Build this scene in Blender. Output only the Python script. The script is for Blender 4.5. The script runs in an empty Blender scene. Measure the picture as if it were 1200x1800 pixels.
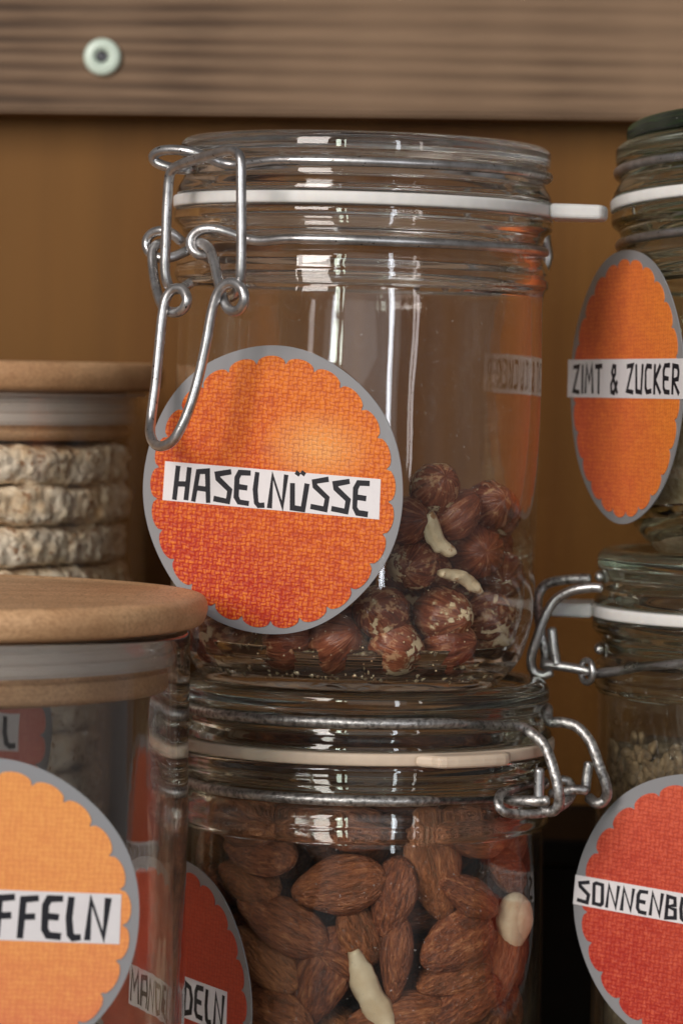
import bpy, bmesh, math, random
from mathutils import Vector, Matrix, noise, Quaternion
random.seed(7)
MM = 0.001
R_ = math.radians
scene = bpy.context.scene

# ------------------------------------------------------------------ camera
camd = bpy.data.cameras.new('camera'); cam = bpy.data.objects.new('camera', camd)
scene.collection.objects.link(cam); scene.camera = cam
CAMZ = 0.230
cam.matrix_world = Matrix.Translation((0, -0.95, CAMZ)) @ Matrix.Rotation(R_(90-2.17), 4, 'X') @ Matrix.Rotation(R_(1.0), 4, 'Z')
camd.sensor_fit = 'VERTICAL'; camd.sensor_height = 36; camd.sensor_width = 24
camd.lens = 121.6
camd.clip_start = 0.02; camd.clip_end = 60
camd.dof.use_dof = True; camd.dof.focus_distance = 0.895; camd.dof.aperture_fstop = 15.0

# ------------------------------------------------------------------ room light (dim room behind the camera)
world = bpy.data.worlds.new("World"); scene.world = world; world.use_nodes = True
wn = world.node_tree.nodes; wl = world.node_tree.links
bg = wn['Background']; bg.inputs[1].default_value = 1.0
tc = wn.new('ShaderNodeTexCoord'); nz = wn.new('ShaderNodeTexNoise'); nz.inputs['Scale'].default_value = 2.6; nz.inputs['Detail'].default_value = 3
wr = wn.new('ShaderNodeValToRGB')
wr.color_ramp.elements[0].position = .36; wr.color_ramp.elements[0].color = (.018, .016, .015, 1)
wr.color_ramp.elements[1].position = .64; wr.color_ramp.elements[1].color = (.20, .188, .185, 1)
wl.new(tc.outputs['Generated'], nz.inputs['Vector']); wl.new(nz.outputs['Fac'], wr.inputs['Fac']); wl.new(wr.outputs['Color'], bg.inputs[0])

def area(name, loc, aim, sx, sy, radiance, col):
    l = bpy.data.lights.new(name, 'AREA'); l.shape = 'RECTANGLE'; l.size = sx; l.size_y = sy
    l.energy = radiance*math.pi*sx*sy; l.color = col
    o = bpy.data.objects.new(name, l); scene.collection.objects.link(o)
    o.location = loc
    o.rotation_euler = (Vector(aim)-Vector(loc)).to_track_quat('-Z', 'Y').to_euler()
    return o
area('window_light', (-1.22, -1.90, 1.10), (0, 0, .2), 0.85, 1.3, 14.5, (1.0, .92, .87))
area('window_pane_light', (-0.74, -2.5, 0.62), (0, 0, .25), 0.13, .62, 18, (.90, 1.0, .86))
area('window_pane_light', (-0.55, -2.5, 0.62), (0, 0, .25), 0.05, .62, 14, (.90, 1.0, .86))
area('window_pane_light', (0.82, -2.4, 0.55), (0, 0, .25), 0.11, 1.25, 13, (.88, .92, 1.0))
area('window_pane_light', (1.45, -2.2, 0.6), (0, 0, .25), 0.08, 1.0, 7, (1.0, .92, .9))

area('front_fill_light', (0.35, -3.0, 0.75), (0, 0, .2), 2.0, 1.5, 0.62, (.95, .97, 1.0))  # added soft frontal fill that lifts the shaded jar contents
scene.view_settings.view_transform = 'Standard'; scene.view_settings.look = 'None'
scene.view_settings.exposure = 0.0; scene.view_settings.gamma = 1.0
scene.render.engine = 'CYCLES'
cy = scene.cycles
cy.max_bounces = 26; cy.transmission_bounces = 26; cy.glossy_bounces = 10; cy.diffuse_bounces = 4; cy.transparent_max_bounces = 32
cy.caustics_refractive = True; cy.caustics_reflective = False
cy.blur_glossy = 0.3; cy.sample_clamp_indirect = 12.0
cy.use_denoising = True
try:
    cy.denoiser = 'OPENIMAGEDENOISE'; cy.denoising_input_passes = 'RGB_ALBEDO_NORMAL'
except Exception: pass
cy.use_adaptive_sampling = True; cy.adaptive_threshold = 0.012

# ------------------------------------------------------------------ helpers
def cam_ray(px, py):
    m = cam.matrix_world
    d = Vector(((px-600)/1800*36, -(py-900)/1800*36, -camd.lens))
    return m.translation.copy(), (m.to_3x3() @ d).normalized()
def at(px, py, Y):
    o, d = cam_ray(px, py); return o + d*((Y-o.y)/d.y)
def at_plane(px, py, M, n, rho):
    """point in the local space of M where the sight line meets the plane n.p = rho"""
    o, d = cam_ray(px, py); Mi = M.inverted(); o = Mi @ o; d = (Mi.to_3x3() @ d)
    return o + d*((rho-n.dot(o))/n.dot(d))
def on_cyl(px, py, M, rho):
    o, d = cam_ray(px, py); Mi = M.inverted(); o = Mi @ o; d = (Mi.to_3x3() @ d)
    a = d.x*d.x+d.y*d.y; b = 2*(o.x*d.x+o.y*d.y); c = o.x*o.x+o.y*o.y-rho*rho
    D = b*b-4*a*c
    t = (-b-math.sqrt(D))/(2*a) if D > 0 else -b/(2*a)
    return o+d*t

def link(name, me, mat, parent=None, smooth=True):
    o = bpy.data.objects.new(name, me); scene.collection.objects.link(o)
    if mat is not None and len(me.materials) == 0: me.materials.append(mat)
    if smooth and len(me.polygons): me.polygons.foreach_set('use_smooth', [True]*len(me.polygons))
    if parent: o.parent = parent
    return o
def mesh(name, v, f):
    me = bpy.data.meshes.new(name); me.from_pydata([tuple(p) for p in v], [], f); me.update(); return me
def tag(o, label=None, cat=None, group=None, kind=None):
    if label: o['label'] = label
    if cat: o['category'] = cat
    if group: o['group'] = group
    if kind: o['kind'] = kind
    return o
def empty(name, M, label, cat, group=None):
    o = bpy.data.objects.new(name, None); scene.collection.objects.link(o); o.matrix_world = M
    o.empty_display_size = .01
    return tag(o, label, cat, group)

def fillet(pts, steps=4):
    """pts: (r, z, radius) polyline; round each corner"""
    out = []
    n = len(pts)
    for i, p in enumerate(pts):
        P = Vector(p[:2]); rad = p[2] if len(p) > 2 else 0
        if i == 0 or i == n-1 or rad <= 0: out.append(P); continue
        A = Vector(pts[i-1][:2]); B = Vector(pts[i+1][:2])
        da, db = (A-P), (B-P)
        k = min(rad, da.length*.49, db.length*.49)
        a = P+da.normalized()*k; b = P+db.normalized()*k
        for s in range(steps+1):
            t = s/steps
            out.append(a*(1-t)**2+P*2*t*(1-t)+b*t*t)
    return out
def lathe(pts, seg=160, wob=0.0, seam=None, scale=MM, maxlen=5.0, seed=0, closed=False):
    P = [Vector(p[:2]) for p in pts]
    if closed: P.append(P[0].copy())
    Q = [P[0]]
    for a, b in zip(P, P[1:]):
        L = (b-a).length
        k = max(1, int(math.ceil(L/maxlen)))
        if L < 1e-6: continue
        for s in range(1, k+1): Q.append(a.lerp(b, s/k))
    if closed: Q.pop()
    v = []; rings = []
    for q in Q:
        if q.x < 1e-4:
            rings.append([len(v)]); v.append((0, 0, q.y*scale))
        else:
            ring = []
            for s in range(seg):
                a = 2*math.pi*s/seg; r = q.x
                if wob: r += wob*noise.noise(Vector((math.cos(a)*2.2+seed, math.sin(a)*2.2, q.y*.035)))*min(1, q.x/20)
                z = q.y
                if wob: z += wob*.5*noise.noise(Vector((math.cos(a)*1.6, math.sin(a)*1.6+seed, q.x*.1)))
                ring.append(len(v)); v.append((r*math.cos(a)*scale, r*math.sin(a)*scale, z*scale))
            rings.append(ring)
    f = []
    pairs = list(zip(rings, rings[1:]))
    if closed: pairs.append((rings[-1], rings[0]))
    for A, B in pairs:
        if len(A) == 1 and len(B) == 1: continue
        for s in range(seg):
            t = (s+1) % seg
            if len(A) == 1: f.append((A[0], B[t], B[s]))
            elif len(B) == 1: f.append((A[s], A[t], B[0]))
            else: f.append((A[s], A[t], B[t], B[s]))
    me = mesh('lathe', v, f)
    bm = bmesh.new(); bm.from_mesh(me); bmesh.ops.recalc_face_normals(bm, faces=bm.faces); bm.to_mesh(me); bm.free()
    return me
def catmull(P, n=8, closed=False):
    P = [Vector(p) for p in P]; out = []
    N = len(P)
    rng = range(N if closed else N-1)
    for i in rng:
        p0 = P[(i-1) % N] if (closed or i > 0) else P[0]*2-P[1]
        p1 = P[i]; p2 = P[(i+1) % N]
        p3 = P[(i+2) % N] if (closed or i+2 < N) else P[-1]*2-P[-2]
        # centripetal parametrisation keeps tight bends round
        for s in range(n):
            t = s/n
            out.append(.5*((2*p1)+(p2-p0)*t+(2*p0-5*p1+4*p2-p3)*t*t+(3*p1-p0-3*p2+p3)*t**3))
    if not closed: out.append(P[-1])
    return out
def tube(path, r, seg=14, closed=False, capped=True):
    P = [Vector(p) for p in path]; N = len(P)
    v = []; f = []; up = None; twist = 0.0
    if closed:   # spread the leftover frame twist along the loop so that its ends meet cleanly
        u0 = None; u = None
        for i in range(N+1):
            T = (P[(i+1) % N]-P[(i-1) % N]).normalized()
            if u is None:
                u = Vector((0, 0, 1)) if abs(T.z) < .9 else Vector((1, 0, 0))
            u = (u-T*u.dot(T)).normalized()
            if i == 0: u0 = u.copy(); T0 = T.copy()
        twist = math.atan2(T0.dot(u0.cross(u)), u0.dot(u))
    for i, p in enumerate(P):
        a = P[(i-1) % N] if (closed or i > 0) else p
        b = P[(i+1) % N] if (closed or i < N-1) else p
        T = (b-a).normalized()
        if up is None:
            up = Vector((0, 0, 1)) if abs(T.z) < .9 else Vector((1, 0, 0))
        up = (up-T*up.dot(T)).normalized(); side = T.cross(up)
        for s in range(seg):
            an = 2*math.pi*s/seg-twist*i/N
            v.append(p+(up*math.cos(an)+side*math.sin(an))*r)
    for i in range(N if closed else N-1):
        j = (i+1) % N
        for s in range(seg):
            t = (s+1) % seg
            f.append((i*seg+s, i*seg+t, j*seg+t, j*seg+s))
    if not closed and capped:
        for base, ctr, T in ((0, P[0], (P[0]-P[1]).normalized()), ((N-1)*seg, P[-1], (P[-1]-P[-2]).normalized())):
            k = len(v)
            for s in range(seg): v.append(ctr+(v[base+s]-ctr)*.65+T*r*.35)
            v.append(ctr+T*r*.45)
            for s in range(seg):
                t = (s+1) % seg
                f.append((base+s, base+t, k+t, k+s)); f.append((k+s, k+t, k+seg))
    me = mesh('wire', v, f)
    bm = bmesh.new(); bm.from_mesh(me); bmesh.ops.recalc_face_normals(bm, faces=bm.faces); bm.to_mesh(me); bm.free()
    return me
def prism(outline, z0, z1, bevel=0):
    n = len(outline); v = [(x, y, z0) for x, y in outline]+[(x, y, z1) for x, y in outline]
    f = [tuple(range(n))[::-1], tuple(range(n, 2*n))]+[(i, (i+1) % n, n+(i+1) % n, n+i) for i in range(n)]
    return mesh('prism', v, f)
def box_bm(x0, x1, y0, y1, z0, z1, bev=0.0, seg=2):
    bm = bmesh.new(); r = bmesh.ops.create_cube(bm, size=1)
    for w in bm.verts: w.co = Vector(((x0+x1)/2+w.co.x*(x1-x0), (y0+y1)/2+w.co.y*(y1-y0), (z0+z1)/2+w.co.z*(z1-z0)))
    if bev: bmesh.ops.bevel(bm, geom=bm.edges[:], offset=bev, segments=seg, affect='EDGES')
    me = bpy.data.meshes.new('box'); bm.to_mesh(me); bm.free(); return me

# ------------------------------------------------------------------ materials
class NT:
    def __init__(s, name):
        s.m = bpy.data.materials.new(name); s.m.use_nodes = True; s.t = s.m.node_tree
        s.b = s.t.nodes['Principled BSDF']; s.out = s.t.nodes['Material Output']
    def n(s, typ, **kw):
        x = s.t.nodes.new(typ)
        for k, v in kw.items():
            if hasattr(x, k) and not k[0].isupper(): setattr(x, k, v)
            else: x.inputs[k.replace('_', ' ')].default_value = v
        return x
    def l(s, a, b): s.t.links.new(a, b)
    def coord(s, scale=(1, 1, 1), loc=(0, 0, 0), rnd=False):
        t = s.n('ShaderNodeTexCoord'); mp = s.n('ShaderNodeMapping'); mp.inputs['Scale'].default_value = scale; mp.inputs['Location'].default_value = loc
        s.l(t.outputs['Object'], mp.inputs[0])
        if rnd:
            oi = s.n('ShaderNodeObjectInfo'); mu = s.n('ShaderNodeVectorMath', operation='SCALE'); cb = s.n('ShaderNodeCombineXYZ')
            for i in range(3): s.l(oi.outputs['Random'], cb.inputs[i])
            s.l(cb.outputs[0], mu.inputs[0]); mu.inputs['Scale'].default_value = 37.0
            ad = s.n('ShaderNodeVectorMath', operation='ADD'); s.l(mp.outputs[0], ad.inputs[0]); s.l(mu.outputs[0], ad.inputs[1])
            return ad.outputs[0]
        return mp.outputs[0]
    def noise(s, vec, scale, detail=4, rough=.5, dist=0):
        x = s.n('ShaderNodeTexNoise'); x.inputs['Scale'].default_value = scale; x.inputs['Detail'].default_value = detail
        x.inputs['Roughness'].default_value = rough; x.inputs['Distortion'].default_value = dist
        s.l(vec, x.inputs['Vector']); return x.outputs['Fac']
    def ramp(s, fac, stops):
        x = s.n('ShaderNodeValToRGB'); e = x.color_ramp.elements
        while len(e) < len(stops): e.new(.5)
        for q, (p, c) in zip(e, stops):
            q.position = p; q.color = (*c, 1) if len(c) == 3 else c
        s.l(fac, x.inputs[0]); return x.outputs[0]
    def mix(s, fac, a, b, blend='MIX'):
        x = s.n('ShaderNodeMix', data_type='RGBA', blend_type=blend)
        for val, inp in ((fac, x.inputs[0]), (a, x.inputs[6]), (b, x.inputs[7])):
            if hasattr(val, 'links'): s.l(val, inp)
            elif isinstance(val, (int, float)): inp.default_value = val
            else: inp.default_value = (*val, 1)
        return x.outputs[2]
    def math(s, op, a, b=0.0, clamp=False):
        x = s.n('ShaderNodeMath', operation=op, use_clamp=clamp)
        for val, inp in ((a, x.inputs[0]), (b, x.inputs[1])):
            if hasattr(val, 'links'): s.l(val, inp)
            else: inp.default_value = val
        return x.outputs[0]
    def bump(s, h, strength=.3, dist=.0005, target=None):
        x = s.n('ShaderNodeBump'); x.inputs['Strength'].default_value = strength; x.inputs['Distance'].default_value = dist
        s.l(h, x.inputs['Height']); s.l(x.outputs[0], (target or s.b).inputs['Normal']); return x.outputs[0]

def glass_mat(name, tint=(.985, .988, .985), haze=.03, dust=True):
    m = NT(name); t = m.t; t.nodes.remove(m.b)
    g = m.n('ShaderNodeBsdfGlass'); g.inputs['Color'].default_value = (*tint, 1); g.inputs['IOR'].default_value = 1.5; g.inputs['Roughness'].default_value = 0.0
    d = m.n('ShaderNodeBsdfDiffuse'); d.inputs['Color'].default_value = (.75, .72, .70, 1)
    c = m.coord()
    n1 = m.noise(c, 45, 5, .6); n2 = m.noise(c, 900, 2, .5)
    smear = m.ramp(n1, [(.35, (0, 0, 0)), (.75, (1, 1, 1))])
    speck = m.ramp(n2, [(.72, (0, 0, 0)), (.78, (1, 1, 1))])
    f = m.math('ADD', m.math('MULTIPLY', smear, haze), m.math('MULTIPLY', speck, .25 if dust else 0))
    f = m.math('ADD', f, haze*.3)
    mx = m.n('ShaderNodeMixShader'); m.l(f, mx.inputs[0]); m.l(g.outputs[0], mx.inputs[1]); m.l(d.outputs[0], mx.inputs[2])
    m.l(mx.outputs[0], m.out.inputs['Surface'])
    w = m.noise(m.coord(scale=(1, 1, .35)), 70, 2, .5)
    m.bump(w, .25, .0003, g)
    return m.m
def wall_mat(name, tint, haze, pw=4.8):
    """thin pressed-glass wall: straight-through light plus the Fresnel mirror of each face, with faint smears and specks"""
    m = NT(name); t = m.t; t.nodes.remove(m.b)
    tr = m.n('ShaderNodeBsdfTransparent'); tr.inputs[0].default_value = (*tint, 1)
    gl = m.n('ShaderNodeBsdfGlossy'); gl.inputs['Roughness'].default_value = .02; gl.inputs['Color'].default_value = (1, 1, 1, 1)
    fr = m.n('ShaderNodeFresnel'); fr.inputs['IOR'].default_value = 1.5
    w = m.noise(m.coord(scale=(1, 1, .30)), 75, 2, .5)
    b = m.n('ShaderNodeBump'); b.inputs['Strength'].default_value = .3; b.inputs['Distance'].default_value = .0003
    m.l(w, b.inputs['Height']); m.l(b.outputs[0], gl.inputs['Normal'])
    geo = m.n('ShaderNodeNewGeometry')
    f2 = m.n('ShaderNodeFresnel'); f2.inputs['IOR'].default_value = 1.5
    lw = m.n('ShaderNodeLayerWeight'); lw.inputs['Blend'].default_value = .5
    # Schlick from the facing term, the same from either side of the sheet
    sch = m.math('ADD', m.math('MULTIPLY', m.math('POWER', lw.outputs['Facing'], pw), .96), .04, True)
    mx = m.n('ShaderNodeMixShader'); m.l(sch, mx.inputs[0]); m.l(tr.outputs[0], mx.inputs[1]); m.l(gl.outputs[0], mx.inputs[2])
    d = m.n('ShaderNodeBsdfDiffuse'); d.inputs['Color'].default_value = (.75, .72, .70, 1)
    c = m.coord(); n1 = m.noise(c, 45, 5, .6); n2 = m.noise(c, 900, 2, .5)
    f = m.math('ADD', m.math('MULTIPLY', m.ramp(n1, [(.35, (0, 0, 0)), (.75, (1, 1, 1))]), haze), m.math('MULTIPLY', m.ramp(m.noise(m.coord(scale=(1, 1, .6), loc=(.3, .1, .2)), 90, 6, .75, 1.5), [(.56, (0, 0, 0)), (.70, (1, 1, 1))]), .03))
    f = m.math('ADD', f, m.math('MULTIPLY', m.ramp(n2, [(.71, (0, 0, 0)), (.77, (1, 1, 1))]), .3))
    f = m.math('ADD', f, haze*.3)
    m2 = m.n('ShaderNodeMixShader'); m.l(f, m2.inputs[0]); m.l(mx.outputs[0], m2.inputs[1]); m.l(d.outputs[0], m2.inputs[2])
    m.l(m2.outputs[0], m.out.inputs['Surface']); return m.m
W_glass = wall_mat('clear_glass_wall', (.985, .985, .98), .006)
W_glass2 = wall_mat('bottom_jar_glass_wall', (.97, .98, .965), .004, 7.0)
W_gglass = wall_mat('greenish_glass_wall', (.945, .965, .93), .005)
def add_wall(o, wm, z0, z1, rmin=0):
    me = o.data; me.materials.append(wm)
    for p in me.polygons:
        c = p.center
        if z0*MM < c.z < z1*MM and math.hypot(c.x, c.y) > rmin*MM and abs(p.normal.z) < .5: p.material_index = 1
M_glass = glass_mat('clear_glass', haze=.010)
M_glass2 = glass_mat('bottom_jar_glass', tint=(.965, .98, .965), haze=.008)
M_gglass = glass_mat('greenish_glass', tint=(.945, .97, .935), haze=.008)
M_green = glass_mat('dark_green_glass', tint=(.30, .50, .22), haze=.05)

def metal_mat():
    m = NT('galvanised_wire'); c = m.coord()
    n = m.noise(c, 260, 4, .6); n2 = m.noise(m.coord(loc=(3, 1, 2)), 900, 2, .5); n3 = m.noise(c, 60, 3)
    base = m.ramp(n, [(.3, (.36, .35, .345)), (.7, (.62, .62, .625))])
    dark = m.ramp(n2, [(.27, (1, 1, 1)), (.34, (0, 0, 0))])
    col = m.mix(dark, base, (.07, .06, .05))
    m.l(col, m.b.inputs['Base Color']); m.b.inputs['Metallic'].default_value = .92
    m.l(m.ramp(n3, [(.3, (.24,)*3), (.7, (.42,)*3)]), m.b.inputs['Roughness'])
    m.bump(n, .35, .0003); return m.m
M_metal = metal_mat()
def metal_rough():
    m = NT('weathered_wire'); c = m.coord(); n = m.noise(c, 700, 3, .6)
    m.l(m.ramp(n, [(.35, (.16, .155, .15)), (.62, (.55, .54, .53))]), m.b.inputs['Base Color']); m.b.inputs['Metallic'].default_value = .85
    m.b.inputs['Roughness'].default_value = .42; m.bump(n, .6, .0004); return m.m
M_metal2 = metal_rough()
def rubber(name, col):
    m = NT(name); c = m.coord(); n = m.noise(c, 300, 3)
    m.l(m.mix(n, col, tuple(x*.82 for x in col)), m.b.inputs['Base Color']); m.b.inputs['Roughness'].default_value = .55
    m.b.inputs['Subsurface Weight'].default_value = .25; m.b.inputs['Subsurface Radius'].default_value = (.002, .0015, .001)
    m.bump(n, .15, .0002); return m.m
M_rubber = rubber('white_rubber', (.80, .79, .765)); M_rubber2 = rubber('cream_rubber', (.70, .57, .44))
def silicone():
    m = NT('milky_silicone'); m.b.inputs['Base Color'].default_value = (.92, .84, .76, 1); m.b.inputs['Roughness'].default_value = .4
    m.b.inputs['Alpha'].default_value = .5; m.b.inputs['Subsurface Weight'].default_value = .0; m.b.inputs['Subsurface Radius'].default_value = (.003,)*3
    return m.m
M_sil = silicone()

def wood_back():
    m = NT('brown_back_board'); c = m.coord(scale=(1, 1, .06))
    n = m.noise(c, 60, 5, .6, .6); n2 = m.noise(m.coord(scale=(1, 1, .15)), 9, 3); n3 = m.noise(m.coord(scale=(1, 1, .02)), 320, 3)
    col = m.ramp(n, [(.25, (.092, .034, .006)), (.75, (.160, .064, .011))])
    col = m.mix(m.ramp(n3, [(.45, (0, 0, 0)), (.8, (.35,)*3)]), col, (.07, .025, .006))
    col = m.mix(m.ramp(n2, [(.38, (0, 0, 0)), (.66, (.85,)*3)]), col, (.225, .108, .026))
    m.l(col, m.b.inputs['Base Color']); m.b.inputs['Roughness'].default_value = .5; m.b.inputs['Specular IOR Level'].default_value = .15; m.bump(n3, .1, .0003); return m.m
M_back = wood_back()
def wood_rail(name, c0, c1, c2):
    m = NT(name)
    t = m.n('ShaderNodeTexCoord'); mp = m.n('ShaderNodeMapping'); mp.inputs['Scale'].default_value = (.045, .5, 1)
    m.l(t.outputs['Object'], mp.inputs[0])
    warp = m.n('ShaderNodeTexNoise'); warp.inputs['Scale'].default_value = 28; warp.inputs['Detail'].default_value = 2; m.l(mp.outputs[0], warp.inputs['Vector'])
    vm = m.n('ShaderNodeVectorMath', operation='MULTIPLY_ADD'); m.l(warp.outputs['Color'], vm.inputs[0]); vm.inputs[1].default_value = (0, 0, .018); m.l(mp.outputs[0], vm.inputs[2])
    w = m.n('ShaderNodeTexWave', bands_direction='Z', wave_profile='SIN'); w.inputs['Scale'].default_value = 60; w.inputs['Distortion'].default_value = 3.0; w.inputs['Detail'].default_value = 3; w.inputs['Detail Scale'].default_value = 1.1
    m.l(vm.outputs[0], w.inputs['Vector'])
    fine = m.noise(m.coord(scale=(.05, .5, 1)), 900, 3, .6)
    broad = m.noise(m.coord(scale=(1, 1, .35)), 13, 2)
    gr = m.noise(m.coord(scale=(.022, .5, 1)), 330, 4, .65)
    col = m.ramp(m.math('ADD', m.math('MULTIPLY', w.outputs['Fac'], .45), m.math('MULTIPLY', gr, .62)), [(.22, c0), (.5, c1), (.85, c2)])
    col = m.mix(m.ramp(fine, [(.4, (0, 0, 0)), (.75, (.45,)*3)]), col, tuple(x*.55 for x in c0))
    col = m.mix(m.ramp(broad, [(.35, (0, 0, 0)), (.72, (.6,)*3)]), col, tuple(min(1, x*1.35) for x in c2))
    m.l(col, m.b.inputs['Base Color']); m.b.inputs['Roughness'].default_value = .5; m.b.inputs['Specular IOR Level'].default_value = .2; m.bump(w.outputs['Fac'], .15, .0004); return m.m
M_rail = wood_rail('rail_wood', (.050, .027, .014), (.145, .086, .049), (.225, .145, .088))
M_shelf = wood_rail('shelf_wood', (.22, .12, .06), (.34, .20, .11), (.42, .27, .15))
def bamboo(name, lift=1.0, pores=True):
    m = NT(name); c = m.coord(); col0 = (.78*lift, .50*lift, .28*lift); col1 = (.64*lift, .37*lift, .185*lift)
    n = m.noise(m.coord(scale=(1, .12, 1)), 130, 4)
    col = m.mix(n, col0, col1)
    vo = m.n('ShaderNodeTexVoronoi', feature='F1'); vo.inputs['Scale'].default_value = 1000
    m.l(m.coord(scale=(1, .55, 1)), vo.inputs['Vector'])
    if pores:
        ge = m.n('ShaderNodeNewGeometry'); sn = m.n('ShaderNodeSeparateXYZ'); m.l(ge.outputs['Normal'], sn.inputs[0]); top = m.ramp(sn.outputs[2], [(.80, (0, 0, 0)), (.97, (1, 1, 1))])
        por = m.ramp(vo.outputs['Distance'], [(.18, (1, 1, 1)), (.42, (0, 0, 0))])
        msk = m.ramp(m.noise(c, 30, 2), [(.3, (.6,)*3), (.6, (1,)*3)])
        f = m.mix(1.0, m.mix(1.0, por, msk, 'MULTIPLY'), top, 'MULTIPLY')
        col = m.mix(f, col, (.24*lift, .13*lift, .065*lift))
    fg = m.noise(m.coord(scale=(.25, 1, 1)), 1500, 3, .6)
    col = m.mix(m.ramp(fg, [(.40, (0, 0, 0)), (.7, (.6,)*3)]), col, (.30*lift, .145*lift, .065*lift))
    ring = m.noise(m.coord(scale=(.12, 1, 1)), 90, 3, .6)
    col = m.mix(m.ramp(ring, [(.4, (0, 0, 0)), (.65, (.45,)*3)]), col, (.40*lift, .20*lift, .09*lift))
    m.l(col, m.b.inputs['Base Color']); m.b.inputs['Roughness'].default_value = .48
    m.bump(vo.outputs['Distance'], .12, .0003); return m.m
M_bam = bamboo('bamboo_lid'); M_bam2 = bamboo('pale_bamboo', .92)

def print_mat(name, cA, cB, cC, ang=0.5, spot=None, seed=0, weave=1.0, rough=.3):
    """printed watercolour on a woven ground; colours run from cA (low) to cC (high) along a direction of the card"""
    m = NT(name); t = m.n('ShaderNodeTexCoord'); sp = m.n('ShaderNodeSeparateXYZ'); m.l(t.outputs['Object'], sp.inputs[0])
    x, y = sp.outputs[0], sp.outputs[1]
    g = m.math('ADD', m.math('MULTIPLY', x, math.cos(ang)/.07), m.math('MULTIPLY', y, math.sin(ang)/.07))
    g = m.math('ADD', g, .5)
    nn = m.noise(m.coord(loc=(seed, seed*.7, 0)), 42, 3, .55)
    g = m.math('ADD', g, m.math('MULTIPLY', m.math('SUBTRACT', nn, .5), .75))
    col = m.ramp(g, [(.12, cA), (.5, cB), (.92, cC)])
    if spot:
        sx, sy, sr, sc = spot
        dx = m.math('SUBTRACT', x, sx); dy = m.math('MULTIPLY', m.math('SUBTRACT', y, sy), 1.5)
        d = m.math('SQRT', m.math('ADD', m.math('MULTIPLY', dx, dx), m.math('MULTIPLY', dy, dy)))
        d = m.math('ADD', m.math('DIVIDE', d, sr), m.math('MULTIPLY', m.math('SUBTRACT', nn, .5), .8))
        col = m.mix(m.ramp(d, [(.15, (.85,)*3), (1.0, (0, 0, 0))]), col, sc)
    # weave: warp and weft threads with uneven thickness
    c = m.coord(); dis = m.noise(c, 700, 3, .6); h1 = m.noise(m.coord(scale=(1, 3.2, 1)), 230, 3, .6); v1 = m.noise(m.coord(scale=(3.2, 1, 1), loc=(5, 3, 0)), 230, 3, .6)
    pxw = m.math('ADD', m.math('MULTIPLY', x, 2300), m.math('MULTIPLY', m.noise(c, 300, 3, .6), 4.5))
    pyw = m.math('ADD', m.math('MULTIPLY', y, 2700), m.math('MULTIPLY', m.noise(m.coord(loc=(2, 4, 0)), 300, 3, .6), 4.5))
    sxw = m.math('SINE', pxw); syw = m.math('SINE', pyw)
    ck = m.math('GREATER_THAN', m.math('MULTIPLY', sxw, syw), 0.0)
    ax = m.math('ABSOLUTE', sxw); ay = m.math('ABSOLUTE', syw)
    wv = m.math('ADD', m.math('MULTIPLY', ax, ck), m.math('MULTIPLY', ay, m.math('SUBTRACT', 1.0, ck)))
    wv = m.math('ADD', m.math('MULTIPLY', wv, .72), m.math('MULTIPLY', m.math('SUBTRACT', m.math('ADD', h1, v1), 1.0), 1.1))
    wv = m.math('ADD', wv, m.math('MULTIPLY', m.math('SUBTRACT', dis, .5), .7), True)
    dark = m.ramp(wv, [(.05, (.75*weave,)*3), (.5, (0, 0, 0))])
    col = m.mix(m.math('MULTIPLY', dark, .62), col, tuple(v*k for v, k in zip(cA, (.62, .45, .5))))
    light = m.ramp(wv, [(.42, (0, 0, 0)), (.95, (.75*weave,)*3)])
    col = m.mix(light, col, (min(1, cC[0]*1.22), cC[1]*1.5, cC[2]*1.6))
    m.l(col, m.b.inputs['Base Color']); m.b.inputs['Roughness'].default_value = .5
    m.b.inputs['Specular IOR Level'].default_value = .35; m.b.inputs['Coat Weight'].default_value = .2; m.b.inputs['Coat Roughness'].default_value = rough
    m.bump(wv, .5*weave, .00022); return m.m
def film_mat():
    m = NT('laminate_film'); t = m.t; b = m.b
    b.inputs['Base Color'].default_value = (.31, .315, .33, 1); b.inputs['Roughness'].default_value = .3; b.inputs['Alpha'].default_value = .80
    b.inputs['Coat Weight'].default_value = .6; b.inputs['Coat Roughness'].default_value = .18
    m.bump(m.noise(m.coord(), 60, 2), .25, .0004); return m.m
M_film = film_mat()
def paper():
    m = NT('white_paper_strip'); n = m.noise(m.coord(), 500, 2)
    m.l(m.mix(n, (.76, .74, .75), (.69, .665, .685)), m.b.inputs['Base Color']); m.b.inputs['Roughness'].default_value = .5
    m.b.inputs['Coat Weight'].default_value = .3; m.b.inputs['Coat Roughness'].default_value = .3; return m.m
M_paper = paper()
def ink():
    m = NT('black_ink'); n = m.noise(m.coord(), 2500, 2)
    m.l(m.mix(n, (.006, .006, .009), (.022, .022, .03)), m.b.inputs['Base Color']); m.b.inputs['Roughness'].default_value = .5
    m.b.inputs['Specular IOR Level'].default_value = .3; return m.m
M_ink = ink()

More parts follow.
